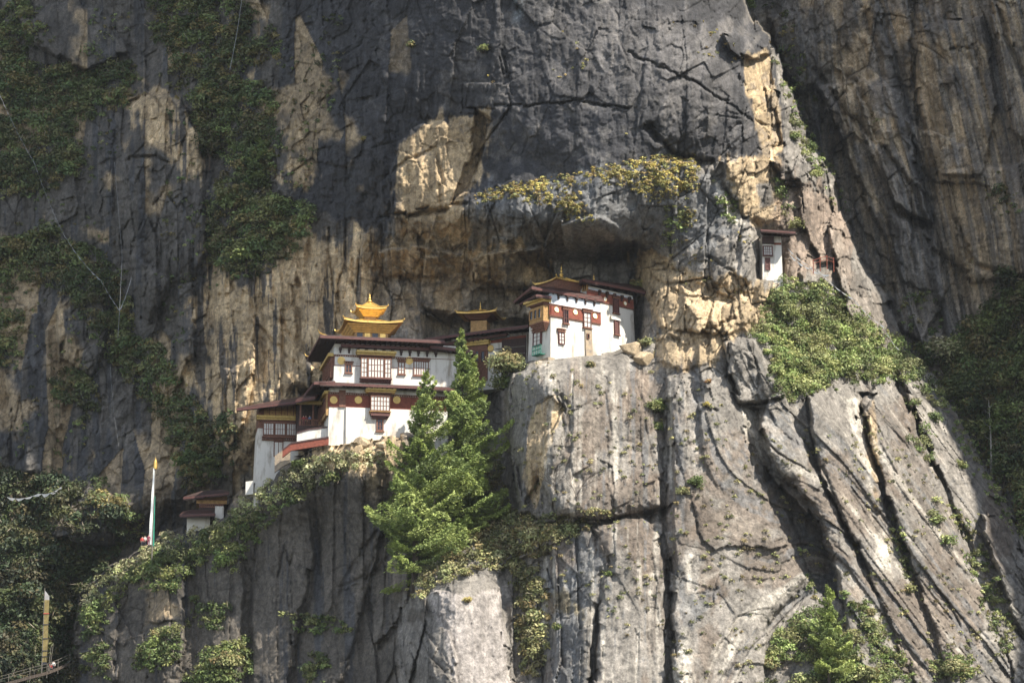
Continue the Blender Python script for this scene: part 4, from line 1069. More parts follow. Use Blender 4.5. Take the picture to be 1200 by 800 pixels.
# gilded lantern on the front block
f6 = Frame(at(658, 343, 5.5), 36.0, 0)
m = MB(); m.box(f6, -2.0, 2.0, -1.8, 1.8, -1.2, .7); m.build('lantern', M['timber'], Wt)
soffit('brackets', f6, 0, 0, 2.5, 2.3, 0.1, 1.25, 2.05, 1.85, Wt, M['timber'])
pagoda_roof('gilt_roof', f6, 0, 0, 2.85, 2.6, 1.35, .9, .12, .15, Wt)
finial(f6, 0, 0, 2.3, 2.1, Wt, .75)

# ------------------------------------------------------------------ hermitage in the cleft and small lodge at the left
fh = Frame(at(893.5, 333, 1.5), 4.0, .03)
H = empty('hermitage', fh.O, 'tiny tall white hermitage wedged under a rock overhang high on the right', 'building', 'temples built on the cliff')
Fh = fh.front; Wh = Fh.hit(917, 300)[0]; zt = vrow(Fh, 905, 277)
m = MB(); m.box(fh, 0, Wh, 0, 5, -2.5, zt, .15); m.build('wall', M['white'], H)
q = rect(Fh, 907, 284.5, 917, 290.5); m = MB(); m.fbox(Fh, q[0], q[1] - .2, q[3] - .35, q[3], 0, .06); m.build('red_band', M['red'], H)
q = rect(Fh, 893.5, 277, 907, 285, .5); m = MB(); m.fbox(Fh, q[0], q[1], q[2], q[3], 0, .5); m.build('bay_head', M['darktimber'], H)
add_window(Fh, rect(Fh, 894, 288, 905.5, 300, .4), H, 4, 3, .4, frame=M['redtimber'], sill=False, lintel=False, w=.16)
add_window(Fh, rect(Fh, 896.5, 302, 902.5, 316.5, .05), H, 1, 3, .05, frame=M['redtimber'], pane=M['redtimber'], sill=False, lintel=False)
P = [at(891.5, 269.5, -1.0), at(932, 272.5, -.5), at(925, 276, 5), at(893, 274, 5)]
slab_roof('roof', P, .15, H, mat=M['darktimber'])

fl_ = Frame(at(219, 616, 28), 6.0, .02)
S = empty('lodge', fl_.O, 'small dark timber lodge with two stacked roofs tucked behind the ridge at far left', 'building')
Fl = fl_.front
r = rect(Fl, 230, 580, 266, 590); m = MB(); m.fbox(Fl, r[0], r[1], r[2], r[3], -4, 0); pn = m.build('board_panel', M['ochre'], S)
m = MB(); m.fbox(Fl, r[0], r[1], (r[2] + r[3]) / 2 - .08, (r[2] + r[3]) / 2 + .08, 0, .06); m.build('rail', M['redtimber'], pn)
r2_ = rect(Fl, 233, 590, 262, 598); dentils(Fl, (r2_[0], r2_[1], r2_[2] + .5, r2_[3]), S, .2, M['timber'], 'carved_band', .3)
m = MB(); m.fbox(Fl, r2_[0] + .1, r2_[1] - .1, r2_[2] - 1.5, r2_[3], -4, -.05); m.build('timber_wall', M['darktimber'], S)
P = [at(215, 583.5, 27), at(268, 578, 26.5), at(268, 577, 34), at(224, 581, 34)]
slab_roof('roof', P, .25, S, ridge=(Vector(at(236, 575, 30)), Vector(at(258, 573.5, 30))), mat=M['darktimber'])
r = rect(Fl, 219, 605, 246, 617); m = MB(); m.fbox(Fl, r[0], r[1], r[2] - 1, r[3], -3, .4); m.build('white_wall', M['white'], S)
P = [at(211, 604, 25.5), at(252, 602.5, 25.5), at(250, 600, 30), at(214, 600, 30)]
slab_roof('porch_roof', P, .2, S, ridge=(Vector(at(225, 597, 28)), Vector(at(240, 597, 28))))
r = rect(Fl, 252, 594, 262, 604); m = MB(); m.fbox(Fl, r[0], r[1], r[2] - 1, r[3], -1, .9); m.build('white_pier', M['white'], S)
# ------------------------------------------------------------------ foliage
rng = np.random.default_rng(7)
def rdir(n):
    v = rng.normal(size=(n, 3)); return v / np.linalg.norm(v, axis=1, keepdims=True)
def quads(P, Nn, size, asp, col, elong=None):
    """leaf cards at P facing Nn"""
    n = len(P)
    t = elong if elong is not None else rdir(n)
    a = np.cross(Nn, t); a /= np.linalg.norm(a, axis=1, keepdims=True) + 1e-9
    b = np.cross(a, Nn); b /= np.linalg.norm(b, axis=1, keepdims=True) + 1e-9
    s = (size * np.ones(n))[:, None]
    a = a * s * asp; b = b * s
    V = np.stack([P - a * .55 - b, P + a * .7 - b * .15, P + a * .35 + b, P - a * .8 + b * .3], 1)
    F = np.arange(4 * n).reshape(n, 4)
    return V.reshape(-1, 3), F, np.repeat(col, 4, axis=0)

def clumps(cen, rad, cols, leaf, dens=1.0, squash=.75, up=.35):
    """many rounded clumps at once -> positions, normals, colours"""
    cen = np.asarray(cen); rad = np.asarray(rad); cols = np.asarray(cols)
    cnt = np.maximum(10, (dens * 3.6 * rad ** 2 / leaf ** 2)).astype(int)
    k = np.repeat(np.arange(len(cen)), cnt)
    d = rdir(len(k))
    d[:, 2] = np.where(d[:, 2] < -.45, -d[:, 2], d[:, 2])
    ph = rng.uniform(0, 6.28, (len(cen), 3))[k]
    lump = 1 + .28 * np.sin(d[:, 0] * 5 + ph[:, 0]) * np.sin(d[:, 1] * 5 + ph[:, 1]) + .2 * np.sin(d[:, 2] * 7 + ph[:, 2])
    r = rad[k] * lump * (1 - .55 * rng.random(len(k)) ** 2.2)
    P = cen[k] + d * r[:, None] * np.array([1, 1, squash])
    Nn = d * .8 + rdir(len(k)) * .75 + np.array([0, 0, up]); Nn /= np.linalg.norm(Nn, axis=1, keepdims=True)
    c = cols[k] * (1 + .20 * (rng.random((len(k), 1)) - .5) * 2) * (1 + .08 * (rng.random((len(k), 3)) - .5))
    return P, Nn, np.clip(c, .004, .8)

PAL = {
 'forest': [(.040, .062, .022), (.060, .080, .024), (.036, .054, .024), (.080, .086, .028), (.09, .076, .03)],
 'dusk':   [(.10, .15, .05), (.15, .19, .062), (.17, .18, .065), (.10, .13, .042), (.20, .165, .06)],
 'slope':  [(.17, .23, .065), (.23, .29, .095), (.30, .32, .13), (.13, .18, .055), (.26, .28, .10), (.20, .20, .075)],
 'green':  [(.12, .165, .045), (.16, .20, .055), (.10, .14, .042), (.20, .21, .07)],
 'olive':  [(.24, .25, .10), (.30, .29, .12), (.18, .20, .08), (.36, .33, .16), (.24, .19, .08)],
 'pale':   [(.36, .37, .18), (.44, .42, .22), (.28, .31, .13), (.48, .44, .26)],
 'yellow': [(.44, .36, .09), (.36, .32, .11), (.27, .28, .11), (.48, .40, .13), (.34, .25, .10)],
 'rust':   [(.36, .18, .06), (.30, .21, .09), (.42, .30, .10)],
 'bright': [(.27, .33, .085), (.34, .40, .12), (.20, .26, .07), (.14, .185, .055)],
}
def pal(name, n): 
    p = np.array(PAL[name]); return p[rng.integers(0, len(p), n)]
def ptin(poly, n):
    xs = [p[0] for p in poly]; ys = [p[1] for p in poly]
    X = rng.uniform(min(xs), max(xs), n); Y = rng.uniform(min(ys), max(ys), n)
    k = inside(X, Y, poly); return X[k], Y[k]
def veg_mass(name, label, cat, polys, r0, r1, leaf, dens_px, palette, gap=.0, lift=.55, dens=1.0, squash=.75, gs=22):
    """undergrowth nobody could count: one object of leaves rooted on the rock"""
    Cn, R, Cl = [], [], []
    for poly in polys:
        xs = [p[0] for p in poly]; ys = [p[1] for p in poly]
        n = int((max(xs) - min(xs)) * (max(ys) - min(ys)) * dens_px / 100)
        X, Y = ptin(poly, n)
        e = sdf(X, Y, poly)
        k = (fbm(X / gs, Y / gs, 3, 300) + .25 * ss(e, 0, 25)) > gap
        X, Y = X[k], Y[k]
        r = rng.uniform(r0, r1, len(X)) * (.6 + .4 * ss(e[k], 0, 16))
        p = at(X, Y, depth(X, Y)); p[:, 1] -= r * lift; p[:, 2] += r * lift * .5
        Cn.append(p); R.append(r)
        c = pal(palette, len(X)) * (1 + .9 * fbm(X / 22, Y / 18, 3, 310))[:, None] * rng.uniform(.6, 1.3, (len(X), 1))
        Cl.append(c)
    P, Nn, c = clumps(np.concatenate(Cn), np.concatenate(R), np.concatenate(Cl), leaf, dens, squash)
    V, F, cc = quads(P, Nn, leaf * rng.uniform(.6, 1.5, len(P)), .6, c)
    k = rng.random(len(P)) < .05                          # bare twigs and dry stems between the leaves
    T = P[k] + rng.normal(size=(k.sum(), 3)) * leaf * .4
    up = rdir(k.sum()) * .7 + np.array([0, -.35, .8])
    V2, F2_, c2_ = quads(T, rdir(k.sum()), leaf * rng.uniform(1.5, 3.6, k.sum()), .09, np.array([[.19, .155, .115]]) * rng.uniform(.5, 1.5, (k.sum(), 1)), up)
    F = np.concatenate([F, F2_ + len(V)]); V = np.concatenate([V, V2]); cc = np.concatenate([cc, c2_])
    return tag(np_mesh(name, V, F, M['leaf'], col=cc), label, cat, kind='stuff')

veg_mass('forest_scrub', 'dark scrub and low forest covering the shaded foot of the left wall', 'scrub',
  [[(-40,600),(60,610),(120,640),(165,636),(150,655),(110,680),(90,705),(90,830),(-40,830)], [(-40,545),(70,560),(150,600),(140,640),(60,625),(-40,600)]], .8, 2.4, .28, 2.2, 'forest', -.22, .5)
veg_mass('wall_scrub', 'dark evergreen scrub hanging on ledges of the shaded left wall', 'scrub',
  [[(-30,60),(40,70),(90,90),(130,60),(160,80),(150,130),(90,150),(110,200),(70,230),(-30,240)], [(-30,20),(30,0),(60,40),(20,80),(-30,70)],
   [(170,-20),(260,-20),(320,30),(330,70),(270,100),(210,110),(180,60)], [(220,110),(290,90),(325,110),(330,170),(315,230),(360,240),(385,260),(350,300),(300,330),(265,330),(240,300),(240,240),(265,200),(225,150)],
   [(-30,290),(60,270),(110,290),(145,320),(165,400),(185,440),(150,450),(110,400),(80,350),(30,330),(-30,400)], [(130,400),(185,400),(250,500),(260,560),(215,575),(190,500),(150,450)],
   [(215,490),(270,480),(285,520),(270,570),(225,580)], [(60,430),(110,440),(120,480),(90,500),(60,470)], [(-30,360),(30,370),(20,440),(-30,430)], [(100,540),(170,600),(165,640),(110,610)]],
  .5, 1.6, .22, 3.0, 'dusk', -.22, .6)
veg_mass('wall_moss', 'thin dry scrub and moss scattered over the dark left wall', 'moss',
  [[(0,0),(160,0),(200,100),(140,140),(130,600),(0,600)], [(180,60),(440,0),(380,200),(240,360),(200,560),(180,400)]], .25, .6, .2, .9, 'dusk', .22, .3)
veg_mass('ridge_scrub', 'pale bushes along the sunny crest of the lower left ridge', 'scrub',
  [[(92,700),(125,668),(180,636),(230,612),(262,604),(262,622),(215,640),(160,672),(125,700),(95,725)], [(262,600),(300,575),(340,548),(372,533),(420,530),(455,530),(450,548),(400,556),(350,575),(310,600),(270,618)]],
  .5, 1.15, .22, 4.0, 'pale', -.35, .4)
veg_mass('ridge_undergrowth', 'green undergrowth hanging below the crest of the lower left ridge', 'scrub',
  [[(92,715),(160,665),(225,630),(275,605),(300,600),(330,575),(380,560),(420,548),(380,575),(330,600),(300,640),(270,650),(240,660),(200,700),(160,690),(120,740),(95,760)],
   [(250,640),(300,630),(280,670),(240,680)], [(180,740),(215,720),(225,740),(200,770),(170,790),(150,780)], [(240,760),(290,750),(300,790),(250,830),(215,800)], [(160,770),(210,750),(220,765),(180,790)],
   [(330,720),(400,725),(420,740),(380,745),(345,740)], [(350,765),(385,770),(380,800),(350,800)], [(225,700),(270,710),(260,740),(230,735)], [(100,760),(130,750),(130,800),(95,800)]],
  .4, 1.5, .20, 3.4, 'green', -.25, .5)
veg_mass('gully_scrub', 'tangled shrubs filling the gully under the two tall conifers', 'scrub',
  [[(490,672),(530,640),(570,590),(610,598),(640,606),(690,598),(735,600),(690,622),(655,650),(625,672),(590,672),(560,668),(530,680),(495,692)], [(560,520),(590,540),(600,600),(570,610),(550,580)],
   [(560,590),(600,600),(640,625),(640,650),(600,660),(560,650)], [(600,668),(630,660),(645,700),(640,790),(615,800),(605,740)], [(475,690),(510,680),(500,700),(480,705)]],
  .5, 1.3, .22, 3.6, 'olive', -.3, .45)
veg_mass('ledge_grass', 'yellow and green grass cushions on top of the overhanging ledge', 'grass',
  [[(556,228),(600,214),(660,205),(700,196),(770,182),(815,182),(822,200),(780,210),(740,222),(700,215),(640,226),(560,240)], [(640,225),(680,225),(700,262),(670,262),(645,245)], [(730,205),(815,195),(820,230),(780,240),(740,235)],
   [(796,240),(820,250),(810,270),(795,260)], [(600,230),(640,225),(660,240),(620,242)]], .16, .55, .14, 13.0, 'yellow', -.20, .45, 1.3, .6, 10)
veg_mass('ledge_shrubs', 'small grey green shrubs between the yellow grass on the overhanging ledge', 'scrub',
  [[(600,216),(700,200),(770,184),(815,184),(810,200),(700,215),(610,228)]], .3, .7, .18, 2.5, 'olive', -.05, .4)
veg_mass('slope_scrub', 'sunlit green scrub spreading down the slope below the small hermitage', 'scrub',
  [[(888,375),(898,346),(925,338),(960,328),(985,350),(1010,380),(1060,400),(1100,450),(1120,490),(1100,500),(1065,460),(1030,448),(1000,455),(955,465),(940,475),(905,470),(905,430),(880,395)],
   [(915,330),(965,325),(975,345),(930,350)], [(893,780),(915,735),(945,715),(985,722),(1015,755),(1040,800),(1045,830),(885,830)], [(1085,600),(1110,600),(1150,700),(1130,700)], [(905,400),(960,400),(965,450),(930,470),(905,450)], [(1050,440),(1075,450),(1090,520),(1110,590),(1090,590),(1065,520)], [(925,110),(945,180),(970,215),(955,220),(930,160)],
   [(905,205),(925,230),(945,270),(930,280),(910,240)]],
  .4, 1.7, .17, 2.3, 'slope', .03, .55)
veg_mass('slope_grass', 'olive and orange grass on the ribs of the right slope', 'grass',
  [[(888,380),(905,330),(960,322),(1060,400),(1100,450),(1000,455),(905,470)], [(1085,440),(1110,450),(1150,530),(1195,610),(1210,650),(1180,620),(1130,540)], [(1110,590),(1130,600),(1180,700),(1200,790),(1170,760),(1130,660)],
   [(1035,600),(1050,600),(1075,680),(1065,690)], [(985,690),(1015,700),(1060,760),(1075,800),(1040,800),(1000,740)], [(1090,760),(1140,770),(1160,800),(1090,800)], [(935,640),(950,680),(960,700),(945,690)],
   [(900,60),(930,90),(950,150),(985,215),(1000,260),(975,240),(930,150)], [(835,210),(865,240),(860,270),(840,250)], [(780,240),(810,250),(800,290),(775,290)]],
  .22, .85, .17, 6.0, 'slope', -.14, .5, 1.2, .7, 14)
veg_mass('rusty_grass', 'rust and yellow grass clinging to seams of the sunlit rock', 'grass',
  [[(1000,395),(1040,400),(1060,430),(1010,420)], [(920,400),(935,430),(925,440)], [(880,30),(905,40),(930,100),(910,80)], [(725,140),(735,145),(748,185),(740,190)], [(668,130),(676,130),(680,190),(673,192)],
   [(560,40),(590,70),(590,125),(578,120)], [(850,260),(890,275),(890,300),(855,290)], [(750,300),(800,280),(850,300),(800,320)], [(800,300),(890,330),(880,380),(800,360)], [(905,640),(915,660),(945,700),(930,690)], [(760,340),(775,330),(772,420),(760,410)],
   [(780,20),(870,20),(900,100),(840,90)], [(640,40),(700,30),(700,110),(650,90)], [(980,60),(1000,100),(1015,170),(1000,150)], [(1150,210),(1200,220),(1190,260),(1150,250)]],
  .14, .38, .13, 1.6, 'yellow', .20, .3, 1.2, .7, 9)
veg_mass('slab_tufts', 'sparse dry tufts in the joints of the grey slabs', 'grass',
  [[(600,420),(780,415),(900,500),(1000,480),(1100,500),(1200,700),(1200,800),(780,800),(600,640)]], .14, .48, .13, .9, 'olive', .22, .4, 1.2, .7, 9)
veg_mass('far_forest', 'dark forest filling the shaded valley side at the right edge', 'forest',
  [[(1110,395),(1140,370),(1200,330),(1250,320),(1250,700),(1205,640),(1175,570),(1140,510),(1100,450),(1075,410)]], .8, 2.3, .28, 2.6, 'dusk', -.30, .5)
veg_mass('far_wall_scrub', 'thin scrub on the brown far wall at the right', 'scrub',
  [[(1050,320),(1100,340),(1110,400),(1080,430),(1055,390)], [(890,0),(920,0),(960,120),(940,150),(900,60)], [(1140,180),(1200,190),(1200,260),(1150,250)], [(1015,120),(1050,140),(1060,170),(1030,160)], [(1090,400),(1140,370),(1130,430),(1100,440)]],
  .4, 1.1, .26, 1.3, 'dusk', .02, .4)

# ---- single shrubs, each rooted on the rock at its pixel: (px, py, radius m, palette, leaf, name, label)
SHR = [
 (591,426,3.6,'olive',.19,'shrub','large olive bush between the tall conifer and the pillar temple'),
 (590,448,2.2,'dusk',.20,'shrub','darker bush hanging under the olive one left of the pillar top'),
 (769,477,1.7,'green',.17,'shrub','grey green bush in the notch right of the rock pillar'),
 (771,500,1.1,'green',.16,'shrub','smaller green bush just under the one in the pillar notch'),
 (816,566,1.5,'green',.17,'shrub','dense green bush at the right end of the crack below the pillar'),
 (800,575,1.1,'olive',.16,'shrub','olive bush left beside the bush at the end of the pillar crack'),
 (828,474,.7,'yellow',.13,'shrub','round yellow cushion on the pale slab below the blocks'),
 (830,447,.55,'rust',.12,'shrub','tiny rusty cushion above the round yellow one on the slab'),
 (757,402,1.3,'olive',.17,'shrub','bush against the right foot of the rear temple wall'),
 (749,333,1.4,'yellow',.15,'shrub','yellow bush on the rock by the rear temple roof end'),
 (693,428,.9,'olive',.14,'shrub','dry tuft on the pillar top under the white temple'),
 (926,352,1.6,'green',.19,'shrub','rounded bush at the left below the hermitage wall'),
 (950,347,1.7,'green',.19,'shrub','dark rounded bush right of the one below the hermitage'),
 (937,428,2.5,'green',.20,'shrub','largest round bush low on the scrub slope'),
 (975,432,1.6,'green',.18,'shrub','bush right beside the largest one on the scrub slope'),
 (1005,385,1.4,'olive',.18,'shrub','olive bush under the prayer flag line on the scrub slope'),
 (713,672,.6,'bright',.13,'shrub','single bright tuft on the big rounded rock face'),
 (548,703,.8,'yellow',.13,'shrub','flat yellow moss cushion on the lit face of the foot block'),
 (585,650,1.5,'pale',.18,'shrub','pale bush above the foot block in the gully'),
 (620,628,1.6,'olive',.18,'shrub','bushy olive shrub at the right side of the gully'),
 (545,672,1.3,'olive',.18,'shrub','low bush at the base of the two conifers'),
 (196,628,1.4,'pale',.18,'shrub','pale sunlit bush just right of the white flagpole'),
 (405,545,1.4,'pale',.18,'shrub','pale bush on the bare tan ledge under the large temple'),
 (352,546,1.6,'green',.18,'shrub','dark green bush covering the gatehouse foot'),
 (265,775,2.3,'olive',.20,'shrub','big rounded bush near the bottom of the left buttress'),
 (188,742,1.6,'olive',.19,'shrub','pale topped bush on the left buttress edge'),
 (652,735,.9,'green',.15,'shrub','small bush in the dark cleft between the foot rocks'),
 (905,778,1.7,'olive',.19,'shrub','bush at the bottom left of the small sunlit conifer'),
 (1000,768,1.7,'olive',.19,'shrub','bush at the right of the small sunlit conifer'),
 (935,740,1.6,'green',.19,'shrub','bush directly left above the small sunlit conifer'),
 (1022,790,1.6,'olive',.18,'shrub','lowest bush right of the small sunlit conifer'),
 (1118,782,1.9,'olive',.18,'shrub','bush at the bottom edge near the right corner'),
 (1020,718,1.1,'olive',.16,'shrub','tuft shaped bush in the slab seam above the bottom bushes'),
 (1065,690,1.2,'olive',.16,'shrub','bush in the long seam of the right slabs'),
 (1095,490,1.5,'green',.17,'shrub','bush on the shoulder of the right outline'),
 (1125,545,1.3,'green',.17,'shrub','bush on the right rib lower than the shoulder bush'),
 (566,58,1.1,'green',.15,'shrub','green bush high on the dark dome face'),
 (482,52,.9,'dusk',.15,'shrub','faint dark bush high on the shaded face left of the dome'),
 (427,163,.7,'yellow',.13,'shrub','small yellow tuft on the dark face left of the tan slab'),
 (876,6,2.2,'bright',.19,'shrub','bright green bush on the skyline at the top of the massif'),
 (931,160,1.3,'green',.16,'shrub','bush on the upper right rib of the massif'),
 (948,172,1.5,'green',.16,'shrub','larger bush under the one on the upper right rib'),
]
for px, py, r, pl, lf, nm, lb in SHR:
    Y = {591: 3.0, 590: 3.5}.get(px) if px in (591, 590) else float(depth(px, py)[0])
    c = at(px, py, Y - r * .5)
    loc = at(px, py + r * 4, Y)
    k = 7
    off = rdir(k) * r * .55; off[:, 2] *= .6
    cen = np.vstack([[0, 0, 0], off]) + c
    rad = np.r_[r * .75, rng.uniform(.35, .6, k) * r]
    P, Nn, cc = clumps(cen, rad, pal(pl, k + 1), lf, 1.3)
    V, F, c4 = quads(P - loc, Nn, lf * rng.uniform(.7, 1.3, len(P)), .6, cc)
    root = empty(nm, loc, lb, 'shrub', 'shrubs rooted in the cliff')
    np_mesh('leaves', V, F, M['leaf'], root, col=c4)
    m = MB()
    for q in range(4):
        e = Vector(cen[q]) ; m.tube([Vector(loc), (Vector(loc) + e) / 2 + Vector((.1 * q - .15, 0, -.1)), e], [.07 * r, .05 * r, .02], 5)
    m.build('stem', M['bark'], root)

# ---- conifers
def conifer(base, H, R, label, pl='bright', leaf=.24, bare=.06, nb=95, seed=1, lean=0.0, dead=False, group='conifers on the cliff'):
    rs = np.random.default_rng(seed)
    base = np.array(base, float)
    root = empty('conifer', base, label, 'conifer', group)
    m = MB()
    pts = [base + np.array([lean * t * t * H, 0, t * H]) for t in np.linspace(0, 1, 9)]
    m.tube(pts, [max(.03, .016 * H * (1 - t) ** .8 + .02) for t in np.linspace(0, 1, 9)], 8)
    m.build('trunk', M['bark'], root, smooth=True)
    P, Nn, E, Cc = [], [], [], []
    br = MB()
    pc = np.array(PAL[pl])
    for i in range(nb):
        t = bare + (1 - bare) * (i + rs.random()) / nb
        prof = min(1.0, (1 - t) * 1.62 + .07) * (.72 + .28 * math.sin(min(1, (t - bare + .1) * 6) * 1.57))
        L_ = R * prof * float(rs.choice([rs.uniform(.3, .7), rs.uniform(.75, 1.25)]))
        az = i * 2.399 + rs.uniform(-.5, .5)
        d = np.array([math.cos(az), math.sin(az), 0])
        if t < .16 and rs.random() < (.6 if d[1] < .3 else .2): continue
        L_ *= (1 + .22 * d[0]) * (.90 + .18 * math.sin(t * 23 + az * 1.0 + seed))
        s0 = base + np.array([lean * t * t * H, 0, t * H])
        n = 7; rise = .35 - .5 * (1 - t)
        pl_ = [s0 + d * L_ * q + np.array([0, 0, L_ * (rise * q + (.28 * q * q if t > .1 else 0) - .10 * math.sin(q * 3.1))]) for q in np.linspace(0, 1, n)]
        br.tube(pl_, [.055 * (1 - q) * H / 25 + .012 for q in np.linspace(0, 1, n)], 4, False)
        cnt = int(30 * L_ / leaf)
        q = rs.random(cnt) ** .75
        pos = np.array(pl_)[np.minimum((q * (n - 1)).astype(int), n - 2)]
        nxt = np.array(pl_)[np.minimum((q * (n - 1)).astype(int), n - 2) + 1]
        fr_ = (q * (n - 1)) % 1
        pos = pos + (nxt - pos) * fr_[:, None]
        side = np.array([-d[1], d[0], 0])
        w = (.08 + .36 * np.sin(np.clip(q * 1.05, 0, 1) * 3.0) ** .8) * L_
        # twigs: leaves gather in sprays
        sp = np.round(rs.uniform(-1, 1, cnt) * 2.5) / 2.5 + rs.normal(0, .10, cnt)
        lat = side[None] * (sp * w)[:, None]
        pos = pos + lat + d[None] * (np.abs(sp) * w * .45)[:, None]
        pos[:, 2] += rs.normal(0, .10, cnt) * (1 + L_ * .06) - np.abs(sp) * .05 * L_
        nn = rs.normal(size=(cnt, 3)) * .6 + np.array([0, 0, .75]) + d * .25
        P.append(pos); Nn.append(nn); E.append(d[None] * .8 + lat / (np.linalg.norm(lat, axis=1, keepdims=True) + 1e-6) * .8 + rs.normal(size=(cnt, 3)) * .3)
        col = pc[rs.integers(0, len(pc))] * rs.uniform(.75, 1.2)
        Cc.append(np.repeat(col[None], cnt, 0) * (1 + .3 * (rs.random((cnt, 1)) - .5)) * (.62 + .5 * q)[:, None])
    br.build('branches', M['bark'], root)
    P, Nn, E, Cc = map(np.concatenate, (P, Nn, E, Cc))
    Nn /= np.linalg.norm(Nn, axis=1, keepdims=True)
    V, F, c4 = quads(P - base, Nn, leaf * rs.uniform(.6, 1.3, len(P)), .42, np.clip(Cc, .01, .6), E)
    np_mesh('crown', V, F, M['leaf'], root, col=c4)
    return root
def rooted(px, py, Y=None):
    if Y is None: Y = float(depth(px, py)[0]) - .2
    return at(px, py, Y)
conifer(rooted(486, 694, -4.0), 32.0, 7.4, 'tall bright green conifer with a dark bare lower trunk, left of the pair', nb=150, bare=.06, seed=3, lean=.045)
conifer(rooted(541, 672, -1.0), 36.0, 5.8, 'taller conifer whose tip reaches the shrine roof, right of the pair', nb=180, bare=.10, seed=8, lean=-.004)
conifer(rooted(972, 806, float(depth(972, 800)[0]) - 3.0), 14.0, 3.2, 'small sunlit conifer among bushes at the bottom right', nb=80, seed=12, leaf=.2)
conifer(rooted(303, 222), 8.5, 3.0, 'shaded conifer with a pale trunk on the mossy left wall', pl='green', nb=70, seed=15, leaf=.26)
conifer(rooted(243, 545), 8.0, 3.4, 'dark wide conifer in the gully left of the gatehouse', pl='dusk', nb=60, seed=19, leaf=.28)
conifer(rooted(222, 560), 6.5, 2.6, 'dark small conifer behind the little timber lodge', pl='dusk', nb=50, seed=21, leaf=.28)

# ---- broadleaf trees of the right valley side and left gullies
def broad(px, py, h, w, label, pl, leaf=.30, group='trees on the shaded slopes', trunk='bark', Y=None, lift=0):
    b = rooted(px, py, Y); root = empty('broadleaf_tree', b, label, 'tree', group)
    b = np.array(b); k = 13
    m = MB()
    top = b + np.array([0, -.4, h * .8])
    m.tube([b, b + np.array([.1, -.2, h * .4]), top], [.03 * h, .022 * h, .01 * h], 6)
    m.build('trunk', M[trunk], root)
    t = rng.random(k); ang_ = rng.uniform(0, 6.28, k); rr = w * .5 * np.sqrt(rng.random(k)) * (1 - .5 * np.abs(t - .3))
    cen = b + np.stack([np.cos(ang_) * rr, np.sin(ang_) * rr * .8 - .3, h * (.38 + .58 * t)], 1)
    br = MB()
    for c in cen[:7]: br.tube([b + np.array([0, -.2, h * .35]), (b + np.array([0, -.2, h * .5]) + c) / 2, c], [.013 * h, .009 * h, .02], 4)
    br.build('limbs', M[trunk], root)
    P, Nn, cc = clumps(cen, rng.uniform(.16, .30, k) * w, pal(pl, k), leaf, 1.0, .7, .5)
    V, F, c4 = quads(P - b, Nn, leaf * rng.uniform(.6, 1.3, len(P)), .6, cc)
    np_mesh('crown', V, F, M['leaf'], root, col=c4)
TREES = [
 (1118,440,6.5,7,'pale tree with yellow green crown just right of the massif outline','pale'),
 (1146,424,6.5,7.5,'yellow green tree beside the pale one near the massif outline','olive'),
 (1168,410,6,6,'mid green tree above the yellow green pair on the right slope','green'),
 (1130,480,6,7,'dull green tree against the right outline shoulder','dusk'),
 (1160,500,7,7,'broad dark tree in the middle of the right valley slope','forest'),
 (1192,470,7,7,'tree at the right edge level with the bare pole','dusk'),
 (1180,530,7,7,'green tree beside the foot of the bare pole','green'),
 (1198,400,7,7,'dark tree at the right edge high on the slope','forest'),
 (1190,360,7,7,'highest dark tree at the right edge','forest'),
 (1150,540,6,6,'light green tree hugging the right rock outline','green'),
 (1196,575,7,7,'dark tree at the right edge low in the valley','forest'),
 (1176,580,6,5.5,'lowest green tree beside the right rock outline','dusk'),
 (30,120,6,8,'olive crowned tree on the upper left ledge','dusk'),
 (120,82,5,7,'tree below the bright rock at the upper left','dusk'),
 (75,110,5,7,'tree between the two on the upper left ledges','dusk'),
 (275,265,6,8,'wide tree in the green gully left of the tan columns','dusk'),
 (245,200,6,7,'tree on the left side of the green gully','forest'),
 (330,270,5,7,'tree at the right mouth of the green gully','green'),
 (250,145,5,7,'topmost tree of the green gully','dusk'),
 (288,322,5.5,6,'hanging tree at the lower end of the green gully','green'),
 (20,320,5,8,'broad tree on the left ledge above the dark flutes','dusk'),
 (60,300,5,8,'broad tree right of the one above the dark flutes','dusk'),
 (155,425,5,7,'tree on the narrow ledge left of the blue grey rib','dusk'),
 (25,670,6,9,'dark tree in the forest left of the yellow banner','forest'),
 (75,680,6,9,'dark tree right of the yellow banner top','forest'),
 (20,735,6,9,'dark tree low at the left picture edge','forest'),
 (80,745,5,7,'dark tree between the yellow banner and the buttress','forest'),
]
for px, py, h, w, lb, pl_ in TREES: broad(px, py, h, w, lb, pl_, .32)

